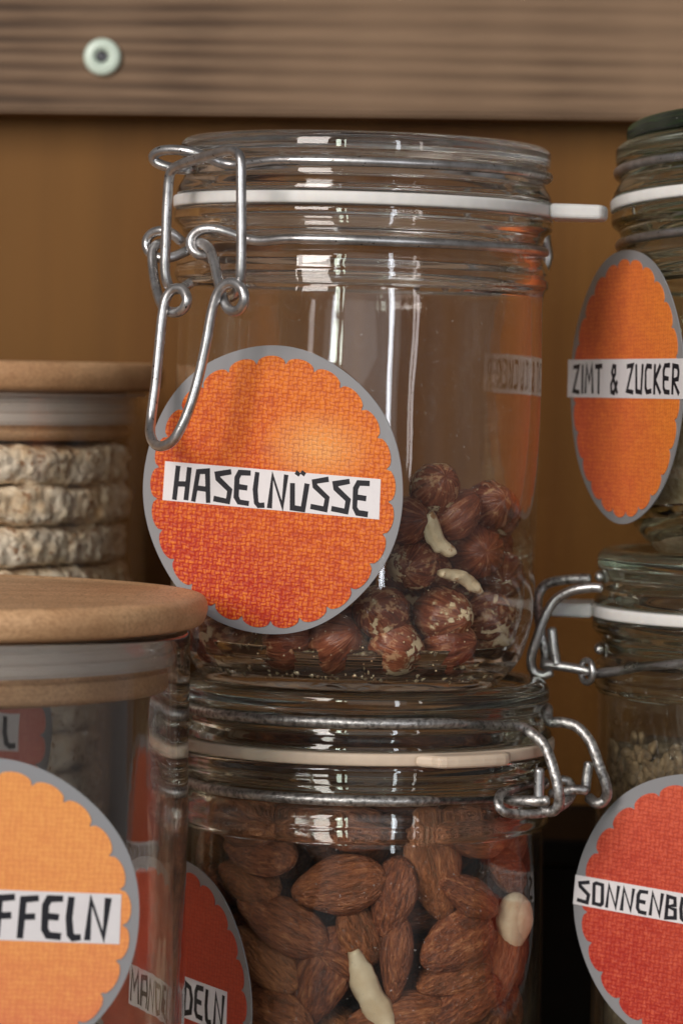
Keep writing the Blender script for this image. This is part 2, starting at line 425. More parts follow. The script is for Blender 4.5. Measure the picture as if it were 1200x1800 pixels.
def hazel_mat(name='hazelnut_skin', bare=.68):
    m = NT(name); c = m.coord(rnd=True); oi = m.n('ShaderNodeObjectInfo')
    # skin fibres run from tip to base: noise in (angle, height) space so the lines follow the nut
    t = m.n('ShaderNodeTexCoord'); sp = m.n('ShaderNodeSeparateXYZ'); m.l(t.outputs['Object'], sp.inputs[0])
    ang = m.math('ARCTAN2', sp.outputs[1], sp.outputs[0])
    cb = m.n('ShaderNodeCombineXYZ'); m.l(m.math('MULTIPLY', m.math('COSINE', ang), 1.7), cb.inputs[0]); m.l(m.math('MULTIPLY', m.math('SINE', ang), 1.7), cb.inputs[1])
    m.l(m.math('ADD', m.math('MULTIPLY', sp.outputs[2], 45.0), m.math('MULTIPLY', oi.outputs['Random'], 40.0)), cb.inputs[2])
    streak = m.math('ADD', m.math('MULTIPLY', m.noise(cb.outputs[0], 3.0, 4, .6, .9), .68), m.math('MULTIPLY', m.noise(c, 210, 4, .6), .32))
    big = m.noise(c, 130, 3, .6, .3); mid = m.noise(c, 420, 4, .65)
    col = m.ramp(streak, [(.38, (.040, .008, .005)), (.47, (.17, .038, .018)), (.55, (.32, .095, .042)), (.63, (.60, .31, .16))])
    tint = m.ramp(oi.outputs['Random'], [(0, (.12, .028, .018)), (.5, (.30, .095, .04)), (1, (.10, .025, .018))])
    col = m.mix(.35, col, tint)
    tan = m.ramp(mid, [(bare-.07, (0, 0, 0)), (bare+.01, (1, 1, 1))])
    col = m.mix(m.math('MULTIPLY', tan, .7), col, (.60, .36, .19))
    cr = m.ramp(m.math('ADD', m.math('MULTIPLY', big, .72), m.math('MULTIPLY', mid, .28)), [(bare-.045, (0, 0, 0)), (bare-.03, (1, 1, 1))])
    col = m.mix(cr, col, (.80, .64, .40))
    m.l(col, m.b.inputs['Base Color']); m.b.inputs['Roughness'].default_value = .27
    m.bump(m.math('ADD', streak, m.math('MULTIPLY', cr, -.5)), .7, .0011); return m.m
M_haz = hazel_mat(); M_haz_bare = hazel_mat('peeling_hazelnut_skin', .60)
def kernel_mat():
    m = NT('bare_nut_flesh'); c = m.coord(rnd=True); n = m.noise(c, 260, 4)
    m.l(m.ramp(n, [(.3, (.70, .54, .31)), (.6, (.84, .71, .48)), (.64, (.48, .27, .12))]), m.b.inputs['Base Color'])
    m.b.inputs['Roughness'].default_value = .5; m.bump(n, .6, .0008); return m.m
M_kern = kernel_mat()
def almond_mat():
    m = NT('almond_skin'); cs = m.coord(scale=(.14, 1, 1), rnd=True); c = m.coord(rnd=True); oi = m.n('ShaderNodeObjectInfo')
    st = m.noise(cs, 620, 5, .65, .25); st2 = m.noise(cs, 260, 3, .5); fine = m.noise(c, 1500, 2)
    s = m.math('ADD', m.math('MULTIPLY', st, .6), m.math('MULTIPLY', st2, .4))
    wr = m.noise(m.coord(scale=(.35, 1, 1), rnd=True), 1100, 4, .6, .4)
    s = m.math('ADD', m.math('MULTIPLY', s, .62), m.math('MULTIPLY', wr, .38))
    col = m.ramp(s, [(.40, (.035, .007, .003)), (.47, (.17, .042, .017)), (.54, (.38, .115, .044)), (.63, (.74, .32, .14))])
    tint = m.ramp(oi.outputs['Random'], [(0, (.14, .034, .016)), (.3, (.46, .17, .06)), (.6, (.20, .055, .028)), (1, (.60, .26, .10))])
    col = m.mix(.35, col, tint)
    col = m.mix(m.ramp(fine, [(.6, (0, 0, 0)), (.8, (.3,)*3)]), col, (.5, .33, .22))
    m.l(col, m.b.inputs['Base Color']); m.b.inputs['Roughness'].default_value = .42
    m.bump(s, 1.0, .0030); return m.m
M_alm = almond_mat()
def blanched():
    m = NT('skinned_almond'); n = m.noise(m.coord(), 200, 3)
    m.l(m.ramp(n, [(.3, (.74, .56, .36)), (.7, (.88, .74, .54))]), m.b.inputs['Base Color']); m.b.inputs['Roughness'].default_value = .45; m.bump(n, .2, .0005); return m.m
M_blan = blanched()
def rice_mat():
    m = NT('puffed_rice'); c = m.coord(rnd=True)
    vo = m.n('ShaderNodeTexVoronoi', feature='SMOOTH_F1'); vo.inputs['Scale'].default_value = 300; vo.inputs['Smoothness'].default_value = .35; m.l(c, vo.inputs['Vector'])
    n = m.noise(c, 90, 5, .6); n2 = m.noise(c, 420, 3)
    col = m.ramp(n, [(.3, (.60, .38, .19)), (.42, (.88, .70, .48)), (.6, (.95, .83, .66))])
    col = m.mix(m.ramp(n2, [(.58, (0, 0, 0)), (.66, (.9,)*3)]), col, (.40, .20, .09))
    m.l(col, m.b.inputs['Base Color']); m.b.inputs['Roughness'].default_value = .7
    m.bump(m.math('ADD', m.math('MULTIPLY', vo.outputs['Distance'], -1), m.math('MULTIPLY', n2, .4)), .8, .0016); return m.m
M_rice = rice_mat()
def grain(name, c0, c1, c2, sc):
    m = NT(name); c = m.coord(rnd=True); n = m.noise(c, sc, 5, .65)
    m.l(m.ramp(n, [(.35, c0), (.52, c1), (.7, c2)]), m.b.inputs['Base Color']); m.b.inputs['Roughness'].default_value = .7
    m.bump(n, .8, .001); return m.m
M_sugar = grain('cinnamon_sugar', (.56, .35, .20), (.76, .56, .38), (.86, .72, .56), 420)
M_seed = grain('sunflower_kernel', (.075, .043, .022), (.17, .105, .058), (.30, .20, .12), 300)
M_seedbed = grain('seed_bed', (.06, .042, .026), (.15, .108, .07), (.28, .21, .145), 260)

# ------------------------------------------------------------------ lettering (hand-cut capitals as strokes)
G = {
 'H': (.60, [[(.03, 0), (.10, 1)], [(.56, .98), (.50, .02)], [(.07, .47), (.53, .49)]]),
 'A': (.64, [[(.0, 0), (.13, .90), (.50, .94), (.60, .0)], [(.07, .40), (.55, .38)]]),
 'S': (.62, [[(.58, .96), (.06, .86), (.10, .72), (.60, .40), (.55, .05), (.0, .10)]]),
 'E': (.56, [[(.54, .96), (.14, .95), (.04, .78), (.05, .2), (.17, .05), (.54, .03)], [(.06, .52), (.44, .50)]]),
 'L': (.42, [[(.07, 1), (.03, .5), (.10, .10), (.20, .02), (.40, .04)]]),
 'N': (.64, [[(.02, 0), (.07, .97), (.52, .06), (.60, 1)]]),
 'U': (.62, [[(.03, 1), (.08, .08), (.50, .04), (.60, 1)]]),
 '\u00dc': (.62, [[(.03, .76), (.08, .04), (.50, .02), (.60, .78)], [(.19, 1.06), (.23, 1.12)], [(.40, 1.08), (.44, 1.14)]]),
 'Z': (.60, [[(.02, .93), (.52, .97), (.04, .07), (.58, .02)]]),
 'I': (.16, [[(.08, 0), (.09, 1)]]),
 'M': (.74, [[(.02, 0), (.10, .98), (.36, .42), (.60, .98), (.70, 0)]]),
 'T': (.60, [[(.0, .95), (.60, .97)], [(.30, .95), (.31, 0)]]),
 '&': (.66, [[(.62, .02), (.12, .75), (.22, .97), (.42, .95), (.42, .72), (.06, .32), (.08, .06), (.34, .02), (.60, .42)]]),
 'C': (.56, [[(.54, .93), (.16, .95), (.04, .78), (.05, .2), (.17, .04), (.54, .08)]]),
 'K': (.60, [[(.05, 0), (.08, 1)], [(.54, .98), (.10, .48), (.58, .02)]]),
 'R': (.60, [[(.04, 0), (.08, .96), (.46, .92), (.54, .74), (.48, .50), (.10, .46), (.58, .0)]]),
 'O': (.62, [[(.10, .05), (.05, .90), (.16, .97), (.52, .93), (.58, .12), (.48, .03), (.06, .06)]]),
 'B': (.60, [[(.05, .02), (.07, .97), (.46, .93), (.50, .62), (.10, .52), (.52, .44), (.56, .08), (.05, .02)]]),
 'D': (.60, [[(.05, .02), (.07, .97), (.42, .88), (.57, .55), (.50, .12), (.05, .02)]]),
 'F': (.54, [[(.04, 0), (.08, .93), (.52, .97)], [(.07, .50), (.44, .52)]]),
 'W': (.80, [[(.0, 1), (.16, .04), (.40, .70), (.60, .04), (.78, 1)]]),
 ' ': (.40, []),
}
def lettering(text, cap, pitch_total, w=.168):
    """mesh of the word centred on 0; letters squeezed so that the word is pitch_total wide"""
    gap = .20
    tot = sum(G[c][0] for c in text)+gap*(len(text)-1)
    sx = pitch_total/tot; x = -pitch_total/2
    rnd = random.Random(len(text)*7+3)
    v = []; f = []; layer = 0
    for ch in text:
        wd, strokes = G[ch]; jy = rnd.uniform(-.02, .02)
        for st in strokes:
            pts = [Vector((x+p[0]*sx, (p[1]-.5+jy)*cap)) for p in st]
            n = len(pts); hw = w*cap/2; L = []; Rr = []
            closed = (pts[0]-pts[-1]).length < .08*cap and n > 3
            for i, p in enumerate(pts):
                a = (p-pts[i-1]).normalized() if i > 0 else ((pts[0]-pts[-2]).normalized() if closed else None)
                b = (pts[i+1]-p).normalized() if i < n-1 else ((pts[1]-pts[0]).normalized() if closed else None)
                if a is None: a = b; p = p-b*hw*.35
                if b is None: b = a; p = p+a*hw*.35
                na = Vector((-a.y, a.x)); nb = Vector((-b.y, b.x)); mt = (na+nb)
                if mt.length < .2: mt = na
                mt.normalize(); k = min(1.9, 1/max(.45, mt.dot(na)))
                hh = hw*rnd.uniform(.9, 1.08)
                L.append(p+mt*hh*k); Rr.append(p-mt*hh*k)
            z = .012*(layer % 4); layer += 1
            b0 = len(v)
            for l_, r_ in zip(L, Rr):
                v.append((l_.x, l_.y, z)); v.append((r_.x, r_.y, z))
            for i in range(n-1): f.append((b0+2*i, b0+2*i+1, b0+2*i+3, b0+2*i+2))
        x += (wd+gap)*sx
    v = [(a*MM, b*MM, c*MM) for a, b, c in v]
    me = mesh('lettering', v, f)
    bm = bmesh.new(); bm.from_mesh(me)
    for fc in bm.faces:
        if fc.normal.z < 0: fc.normal_flip()
    bm.to_mesh(me); bm.free(); return me

def name_card(parent, theta, rho, tsh, z, text, cap, tw, strip, mat, roll=0, strip_c=(0, 0), lobes=25, Rf=37.8, Rp=35.5, label=None, text_dx=0):
    """laminated round card glued flat on the jar; theta = bearing from the front (negative = left)"""
    th = R_(theta)
    n = Vector((math.sin(th), -math.cos(th), 0)); t = Vector((math.cos(th), math.sin(th), 0)); u = Vector((0, 0, 1))
    rot = Matrix((t, u, n)).transposed().to_4x4() @ Matrix.Rotation(R_(roll), 4, 'Z')
    M = Matrix.Translation((n*rho+t*tsh+u*z)*MM) @ rot
    rnd = random.Random(len(text))
    out = []
    for i in range(160):
        a = 2*math.pi*i/160
        r = Rf*(1+.006*math.sin(3*a+1)+.004*math.sin(7*a+len(text)))
        out.append((r*math.cos(a)*MM, r*math.sin(a)*MM))
    film = link('name_card', prism(out, 0, .35*MM), M_film, parent, smooth=False); film.matrix_local = M
    if label: film['label'] = label
    out = []; per = 12
    for i in range(lobes*per):
        a = 2*math.pi*i/(lobes*per); q = (i % per)/per
        r = Rp-1.9+2.1*math.sqrt(max(0, 1-(2*q-1)**2))
        out.append((r*math.cos(a)*MM, r*math.sin(a)*MM))
    pr = link('scalloped_print', prism(out, .352*MM, .55*MM), mat, film, smooth=False)
    pr.matrix_local = Matrix.Translation((.3*MM, -.6*MM, 0))
    # white hairline where the print was cut
    hl, hh = strip
    e = .25
    sm = prism([((-hl)*MM, (-hh+e)*MM), ((hl)*MM, (-hh)*MM), ((hl-e)*MM, hh*MM), ((-hl+e*.5)*MM, (hh+.2)*MM)], .552*MM, .68*MM)
    st = link('name_strip', sm, M_paper, film, smooth=False); st.matrix_local = Matrix.Translation((strip_c[0]*MM, strip_c[1]*MM, 0))
    tx = link('lettering', lettering(text, cap, tw), M_ink, film, smooth=False)
    tx.matrix_local = Matrix.Translation(((strip_c[0]+text_dx)*MM, strip_c[1]*MM, .70*MM))
    return film

# ------------------------------------------------------------------ swing-top jar
def jar_profiles(T):
    body = [(0, 1.6), (30, 1.4, 3), (35, 0, 2), (38.5, 0, 2), (41.5, 3, 4), (46.5, 8, 8), (49.9, 20, 8), (50.1, 40, 0), (50.0, T-44, 1.5),
            (50.15, T-39.7, .6), (51.25, T-38.5, .8), (51.3, T-36.4, .6), (50.9, T-35.6, .5), (50.9, T-32.8, 1.2), (49.5, T-30.7, 1), (48.2, T-28.6, 1.6), (49.2, T-26.5, 1), (49.6, T-24.6, .8),
            (51.9, T-22.9, 1), (51.9, T-20.2, .8), (51.3, T-19.5, .4), (45.4, T-19.5, .5),
            (45.2, T-26, 1), (46.6, T-35, 2), (47.3, T-41, 3), (47.4, T-60, 0), (47.2, 22, 8), (44.5, 11.5, 5), (38, 7.4, 5), (0, 6.6)]
    lid = [(0, T-3.2), (43.0, T-3.2, 1), (44.6, T-.2, 1), (46, T, .8), (48.6, T, 1.4), (50.6, T-1.6, 1.2), (50.6, T-5.4, 1.0), (49.6, T-6.6, .6), (48.6, T-8.2, 1.2),
           (49.4, T-9.8, 1), (49.6, T-11.4, 1.0), (51.2, T-14.0, 1.0), (51.5, T-15.5, .4), (45.2, T-15.7, .3), (44.6, T-18.6, .6), (43.2, T-18.6, .6), (43.4, T-11, 2), (40, T-8.2, 2), (0, T-8.0)]
    return fillet(body), fillet(lid)
def ring_path(r, z, a0, a1, n):
    return [Vector((r*math.sin(R_(a0+(a1-a0)*i/n)), -r*math.cos(R_(a0+(a1-a0)*i/n)), z)) for i in range(n+1)]
WIRE = 1.35
def swing_jar(name, M, T, label, group, gmat, rmat, wmat, clasp_deg, tab_deg, seed=0, tab_len=13, tab_w=9, tab_t=4.0, hinge=True, clasp=True, gap_clasp=15, gap_hinge=13, lidmat=None):
    t = empty(name, M, label, 'storage jar', group)
    body, lid = jar_profiles(T)
    gb = link('glass_body', lathe(body, 192, wob=.28, seed=seed), gmat, t)
    add_wall(gb, {'clear_glass': W_glass, 'bottom_jar_glass': W_glass2}.get(gmat.name, W_gglass), 9, T-40.5)
    link('lid', lathe(lid, 192, wob=.12, seed=seed+5), lidmat or gmat, t)
    ring = link('rubber_ring', lathe(fillet([(45.3, T-19.3, .3), (52.1, T-19.3, .8), (52.2, T-16.0, .8), (45.3, T-15.85, .3)], 3), 160, closed=True), rmat, t)
    if tab_deg is not None:
        n = 9; out = []
        for i in range(n+1):
            a = math.pi*i/n
            out.append(((tab_w*math.cos(a)*.98)*MM, (-(52+tab_len-4)-4*math.sin(a)**.5)*MM))
        out = [(tab_w*1.25*MM, -51.2*MM)]+out+[(-tab_w*1.25*MM, -51.2*MM)]
        tb = link('pull_tab', prism([(x, y) for x, y in out], (T-17.65-tab_t/2)*MM, (T-17.65+tab_t/2)*MM), rmat, ring, smooth=False)
        tb.rotation_euler = (0, 0, R_(tab_deg))
        bv = tb.modifiers.new('b', 'BEVEL'); bv.width = 1.1*MM; bv.segments = 3
    return t
def frame_of(theta):
    th = R_(theta); return Vector((math.sin(th), -math.cos(th), 0)), Vector((math.cos(th), math.sin(th), 0))
def wires(t, T, wmat, clasp_theta, hinge_theta, gc=16.5, gh=12.0, neck_z=None):
    """the two wires round lid and neck; open where clasp and hinge sit"""
    zu = T-8.2; zl = T-28.6
    for nm, z, r in (('lid_wire', zu, 49.7), ('neck_wire', zl, 49.4)):
        da = math.degrees(gc/r); dh = math.degrees(gh/r)
        a = ring_path(r, z, clasp_theta+da, hinge_theta-dh, 60)
        b = ring_path(r, z, hinge_theta+dh, clasp_theta+360-da, 60)
        yield nm, a, b
def mmv(P): return [Vector(p)*MM for p in P]

def std_hinge(t, T, wmat, theta, gh, a_up, a_lo, drop=26.0, out=13.5):
    """rear hinge: both ends of the lid wire come out and hook round the neck wire's bar"""
    n, tt = frame_of(theta); z = Vector((0, 0, 1))
    def Lp(o, tang, zz): return n*o+tt*tang+z*zz
    zu = T-8.2; zl = T-28.6; R0 = math.sqrt(49.7**2-gh**2)
    ups = []
    for s in (-1, 1):
        ups.append([Lp(R0+3, s*gh*1.0, zu+.3), Lp(R0+8.0, s*gh*1.02, zu-1.0), Lp(R0+12.0, s*gh*1.05, zu-5.5), Lp(R0+14.0, s*gh*1.06, zu-12), Lp(R0+15.5, s*gh*1.06, zu-19),
                    Lp(R0+15.2, s*gh*1.05, zu-24.5), Lp(R0+12.6, s*gh*1.03, zu-27.2), Lp(R0+9.4, s*gh*1.0, zu-26.2), Lp(R0+7.8, s*gh*.98, zu-22.6)])
    return ups

# ---- placing the jars ------------------------------------------------------
TJ = 149.0
AX2 = at(640, 1330, 0.0); J2 = Matrix.Translation((AX2.x, 0, 0))
top1 = at(643, 262, 0.0); bot1 = at(614, 1205, 0.0)
TILT1 = math.atan2(top1.x-bot1.x, top1.z-bot1.z)
J1 = Matrix.Translation((bot1.x, 0, (TJ-3.0)*MM)) @ Matrix.Rotation(TILT1, 4, 'Y') @ Matrix.Translation((0, 0, 41*MM*math.sin(abs(TILT1))*.35))
T3 = 184.5; T4 = 115.5
AX3 = at(1365, 1090, 0.02); J3 = Matrix.Translation((AX3.x, .02, 0))
AX4 = at(1412, 600, 0.018)
J4 = Matrix.Translation((AX4.x, .018, (T3-.6)*MM)) @ Matrix.Rotation(R_(-3.6), 4, 'X') @ Matrix.Rotation(R_(-1.2), 4, 'Y')

GJ = 'swing-top glass jars stacked on the shelf'
j1 = swing_jar('swing_top_jar', J1, TJ, 'clear swing-top jar with the orange HASELNÜSSE name card, standing on the almond jar', GJ, M_glass, M_rubber, M_metal, -54, 84, 0, tab_len=14.5)
j2 = swing_jar('swing_top_jar', J2, TJ, 'almond-filled swing-top jar with cream ring and red MANDELN card, under the hazelnut jar', GJ, M_glass2, M_rubber2, M_metal2, -122, 30, 3, tab_len=6.5, tab_w=12, tab_t=3.3)
j3 = swing_jar('swing_top_jar', J3, T3, 'tall dark seed-filled swing-top jar with the red card reading SONNENB, cut by the frame', GJ, M_gglass, M_rubber, M_metal, 100, -98, 6, tab_len=13)
j4 = swing_jar('swing_top_jar', J4, T4, 'short swing-top jar with the orange ZIMT & ZUCKER card, on top of the seed jar', GJ, M_gglass, M_rubber, M_metal, 120, None, 9)

def relax(P, it=10, closed=False):
    P = [Vector(p) for p in P]; n = len(P)
    for _ in range(it):
        P = [P[i] if (not closed and i in (0, n-1)) else P[i]*.5+(P[(i-1) % n]+P[(i+1) % n])*.25 for i in range(n)]
    return P
def resample(P, step=.0009, closed=False):
    P = [Vector(p) for p in P]
    if closed: P = P+[P[0]]
    out = [P[0]]; acc = 0.0
    for a, b in zip(P, P[1:]):
        L = (b-a).length; t = step-acc
        while t <= L and L > 0:
            out.append(a.lerp(b, t/L)); t += step
        acc = L-(t-step)
    if not closed: out.append(P[-1])
    elif (out[-1]-out[0]).length < step*.5: out.pop()
    return out
# ---- jar 1 clasp (traced in its own plane, radial distances by hand) --------
CL = -54.0
n1, t1 = frame_of(CL)
def c1(px, py, rho): return at_plane(px, py, J1, n1, rho*MM)
def wire(name, pts, mat, parent, r=WIRE, n=8, pre=None, post=None):
    P = catmull(pts, n)
    return link(name, tube(P, r*MM), mat, parent)
zu, zl = TJ-8.2, TJ-28.6
def arc(r, z, a0, a1, n=64): return [p*MM for p in ring_path(r, z, a0, a1, n)]
# lid wire: round the lid, both ends swept out into one flat loop
A = [on_cyl(452, 285.5, J1, 50.1*MM), on_cyl(432, 288.5, J1, 50.4*MM), c1(413, 292, 49.2), c1(396, 290, 51.2), c1(378, 283, 53.2), c1(350, 270, 58), c1(312, 263, 61.5), c1(280, 264, 64), c1(263, 274, 65), c1(268, 286, 64), c1(290, 292, 62), c1(315, 299, 58.5), c1(338, 296, 54)]
ring_a = arc(50.0, zu, CL+19, CL+360-40, 100)
P = ring_a[2:]
loopn = catmull(A, 8)
full = P+catmull([P[-1]]+A[::-1]+[P[0]], 8)[1:-1]
link('lid_wire', tube(relax(resample(full, closed=True), 14, True), WIRE*MM, closed=True), M_metal, j1)
# neck wire with an eye at each side of the clasp
near_eye = [on_cyl(462, 425, J1, 49.7*MM), on_cyl(442, 422, J1, 49.9*MM), c1(424, 418, 49.0), c1(408, 411, 51.0), c1(385, 404, 53.8), c1(358, 402, 56.5), c1(340, 411, 58), c1(333, 428, 58.8), c1(341, 444, 58.2), c1(357, 451, 56.5), c1(368, 446, 54.5)]
far_eye = [c1(335, 436, 50), c1(318, 446, 53), c1(298, 454, 56), c1(275, 453, 58.5), c1(258, 439, 59.5), c1(257, 420, 59.5), c1(271, 407, 58.5), c1(291, 405, 57), c1(308, 413, 55), c1(318, 424, 53.5)]
ring_b = arc(49.6, zl, CL+20, CL+360-40, 100)
full = catmull(near_eye[::-1], 8)[:-1]+ring_b[3:]
link('neck_wire', tube(relax(resample(full+catmull([ring_b[-1]]+far_eye, 8)[1:]), 6), WIRE*MM), M_metal, j1)
# latch bar: upside-down U that rides in the lid wire's loop
bar = [c1(334, 498, 54), c1(318, 507, 57), c1(303, 508, 59.5), c1(294, 496, 61.3), c1(290, 470, 62), c1(292, 420, 62), c1(294, 360, 62), c1(297, 318, 62), c1(302, 300, 62), c1(316, 290, 61.8), c1(345, 280, 61.5), c1(380, 270, 61.3), c1(402, 265, 61.2), c1(416, 268, 61.3), c1(423, 282, 61.8), c1(424, 330, 62), c1(424.5, 400, 62), c1(424, 460, 62), c1(422, 495, 61.5), c1(416, 513, 60), c1(406, 522, 57.5), c1(397, 524, 54)]
wire('latch_bar', bar, M_metal, j1)
# handle: one wire from the far pivot, down through its eye, round the finger loop and back up
hd = [c1(284, 428, 56.5), c1(275, 431, 58.2), c1(268, 445, 59.6), c1(270, 480, 60.8), c1(277, 515, 62), c1(287, 540, 63), c1(302, 549, 63.4), c1(320, 545, 63.2), c1(329, 528, 62.8), c1(322, 510, 62.8), c1(306, 508, 63.8), c1(292, 525, 65), c1(285, 560, 66), c1(279, 620, 67), c1(273, 680, 68), c1(266, 735, 69.5), c1(265, 765, 71.5), c1(276, 783, 73), c1(295, 781, 73), c1(313, 762, 72), c1(334, 715, 70), c1(350, 660, 68), c1(363, 600, 66.8), c1(372, 550, 66), c1(383, 515, 65.2), c1(398, 499, 64.2), c1(414, 498, 63.3), c1(427, 511, 62.8), c1(429, 530, 62.6), c1(418, 546, 62.8), c1(403, 544, 63.2), c1(392, 526, 63), c1(383, 490, 62), c1(376, 460, 60.8), c1(368, 438, 59.3), c1(357, 428, 57.6), c1(347, 427, 56)]
wire('clasp_handle', hd, M_metal, j1)
# hinge on the far side of jar 1 (its edge shows behind the pull tab)
n1h, t1h = frame_of(108)
def hinge_hooks(j, T, theta, g, mat, s_list=(-1, 1), reach=0):
    n, t = frame_of(theta); z = Vector((0, 0, 1)); zu_, zl_ = T-8.2, T-28.6
    def L(o, a, zz): return (n*o+t*a+z*zz)*MM
    for s in s_list:
        a = s*g; R0 = math.sqrt(50**2-g*g)
        wire('hinge_hook', [L(R0-.3, a-s*.8, zu_), L(R0+4, a+s*.3, zu_+.2), L(R0+8.5+reach, a+s*.8, zu_-2), L(R0+12+reach, a+s, zu_-8), L(R0+14+reach, a+s, zu_-16), L(R0+15+reach, a+s, zu_-20),
             L(R0+13.5+reach, a+s*.6, zu_-23.6), L(R0+10+reach, a, zu_-24.0), L(R0+8+reach, a-s*.5, zu_-22)], mat, j)
    R1 = math.sqrt(49.6**2-g*g)
    pts = [L(R1, -g+2, zl_), L(R1+4, -g+.6, zl_), L(R1+8.5+reach, -g+.2, zl_+.2), L(R1+9.5+reach, -g*.6, zl_), L(R1+9.5+reach, g*.6, zl_), L(R1+8.5+reach, g-.2, zl_+.2), L(R1+4, g-.6, zl_), L(R1, g-2, zl_)]
    wire('hinge_bar', pts, mat, j)
hinge_hooks(j1, TJ, 136, 11, M_metal)

# ---- jar 2 wires: rings, hinge hooks seen at its right shoulder --------------
H2 = 56.0; n2, t2 = frame_of(H2)
def c2(px, py, rho): return at_plane(px, py, J2, n2, rho*MM)
upr = arc(50.1, zu, H2-360+24, H2-30, 90)
near = [c2(905, 1277, 48.5), c2(935, 1290, 53), c2(957, 1312, 57), c2(970, 1345, 60), c2(980, 1385, 62), c2(982, 1410, 62), c2(973, 1425, 60.5), c2(959, 1425, 58), c2(950, 1412, 56)]
far = [c2(965, 1268, 46), c2(990, 1270, 50), c2(1015, 1279, 54), c2(1037, 1305, 58), c2(1052, 1345, 61), c2(1066, 1385, 63), c2(1062, 1406, 62), c2(1048, 1412, 60), c2(1034, 1402, 57)]
link('lid_wire', tube(catmull([upr[1]]+far, 8)[::-1][:-1]+upr[2:-2]+catmull([upr[-2]]+near, 8)[1:], 1.45*MM), M_metal2, j2)
lor = arc(49.7, zl, H2-360+22, H2-37, 90)
eyea = [c2(876, 1407, 45.5), c2(900, 1408, 50), c2(930, 1408, 55), c2(962, 1408, 59.5)]
link('neck_wire', tube(lor[2:-1]+catmull(eyea, 8)[1:], 1.45*MM), M_metal2, j2)
wire('hinge_loop', [c2(955, 1373, 46), c2(925, 1378, 47), c2(898, 1386, 48), c2(880, 1395, 49), c2(875, 1411, 50), c2(884, 1426, 51.5), c2(905, 1431, 53), c2(935, 1431, 55.5), c2(962, 1427, 57), c2(990, 1414, 56), c2(1004, 1395, 54), c2(1000, 1376, 52), c2(985, 1370, 50)], M_metal2, j2, r=1.3)
wire('wire_stub', [c2(946, 1408, 57), c2(946.5, 1385, 57), c2(947, 1353, 57)], M_metal, j2, r=1.35)
wire('wire_stub', [c2(1028, 1390, 57), c2(1031, 1365, 57), c2(1034, 1342, 57)], M_metal2, j2, r=1.35)
wire('hinge_bar', [c2(1030, 1389, 59.5), c2(1010, 1388, 57), c2(985, 1392, 53), c2(968, 1395, 50)], M_metal2, j2, r=1.3)

# ---- jar 3 wires: hinge on its left shoulder --------------------------------
H3 = -62.0; n3, t3 = frame_of(H3)
def c3(px, py, rho): return at_plane(px, py, J3, n3, rho*MM)
zu3, zl3 = T3-8.2, T3-28.6
near = [c3(1056, 1033, 52), c3(1035, 1033, 54.5), c3(1005, 1038, 58), c3(975, 1055, 61.5), c3(955, 1088, 64), c3(942, 1125, 65.5), c3(933, 1155, 66), c3(936, 1178, 65), c3(952, 1187, 63), c3(968, 1182, 61)]
wire('lid_wire', near, M_metal, j3)
wire('lid_wire', [c3(1035, 1017, 49), c3(1005, 1018, 53), c3(970, 1023, 57), c3(952, 1034, 59), c3(944, 1060, 61), c3(950, 1110, 63), c3(958, 1150, 62), c3(956, 1172, 61)], M_metal2, j3)
link('lid_wire', tube(arc(50.1, zu3, H3+26, H3+360-26, 90), WIRE*MM), M_metal, j3)
link('neck_wire', tube(catmull([c3(958, 1167, 63), c3(985, 1171, 60), c3(1010, 1175, 57), c3(1035, 1180, 54), c3(1055, 1183, 51.5)]+arc(49.8, zl3, H3+28, H3+40, 2), 8)[:-1]+arc(49.8, zl3, H3+40, H3+360-26, 90), WIRE*MM), M_metal, j3)
wire('wire_stub', [c3(978, 1168, 61), c3(973, 1140, 61), c3(969, 1106, 61)], M_metal, j3)
eye = []
ce = c3(1031, 1180, 55)
for k in range(11):
    a = 2*math.pi*k/11; eye.append(ce+n3*MM*0+Vector((0, 0, 1))*3.1*MM*math.cos(a)+n3.lerp(t3, .35).normalized()*0+t3*3.1*MM*math.sin(a))
link('wire_eye', tube(catmull(eye, 5, True), .9*MM, closed=True), M_metal, j3)
# ---- jar 4 wires ------------------------------------------------------------
link('lid_wire', tube(arc(50.0, T4-8.2, -180, 180, 96)[:-1], WIRE*MM, closed=True), M_metal, j4)
link('neck_wire', tube(arc(49.6, T4-28.6, -180, 180, 96)[:-1], WIRE*MM, closed=True), M_metal, j4)
hinge_hooks(j4, T4, 130, 11, M_metal)
link('lid_cap', lathe(fillet([(0, T4-2.9), (42.2, T4-2.9, .5), (42.4, T4+.3, .3), (47.5, T4+.3, 1), (47.5, T4+4.5, 2), (44.5, T4+6.0, 1), (0, T4+6.0)]), 96, wob=.1), M_green, j4)

# ------------------------------------------------------------------ name cards
P_or = print_mat('orange_print', (.46, .026, .006), (.58, .085, .007), (.66, .15, .012), ang=1.0, spot=(.013, .0125, .017, (.88, .42, .13)), seed=2)
P_zi = print_mat('coral_orange_print', (.66, .105, .050), (.72, .155, .042), (.78, .21, .032), ang=.1, seed=5, weave=.6)
P_so = print_mat('coral_red_print', (.42, .026, .014), (.50, .056, .026), (.58, .090, .040), ang=1.2, seed=8, weave=.8)
P_ma = print_mat('deep_red_print', (.36, .022, .010), (.43, .034, .014), (.47, .05, .018), ang=1.2, seed=11, weave=.6)
P_wa = print_mat('light_orange_print', (.74, .205, .085), (.80, .285, .085), (.84, .33, .085), ang=1.3, seed=14, weave=.4)
P_di = print_mat('pale_red_print', (.55, .13, .09), (.60, .16, .11), (.62, .2, .13), ang=1.3, seed=17, weave=.4)
def zloc(J, px, py, rho, theta):
    n, t = frame_of(theta); p = at_plane(px, py, J, n, rho*MM); return p.dot(t)/MM, p.z/MM
ts, z = zloc(J1, 476, 861, 50.4, -25)
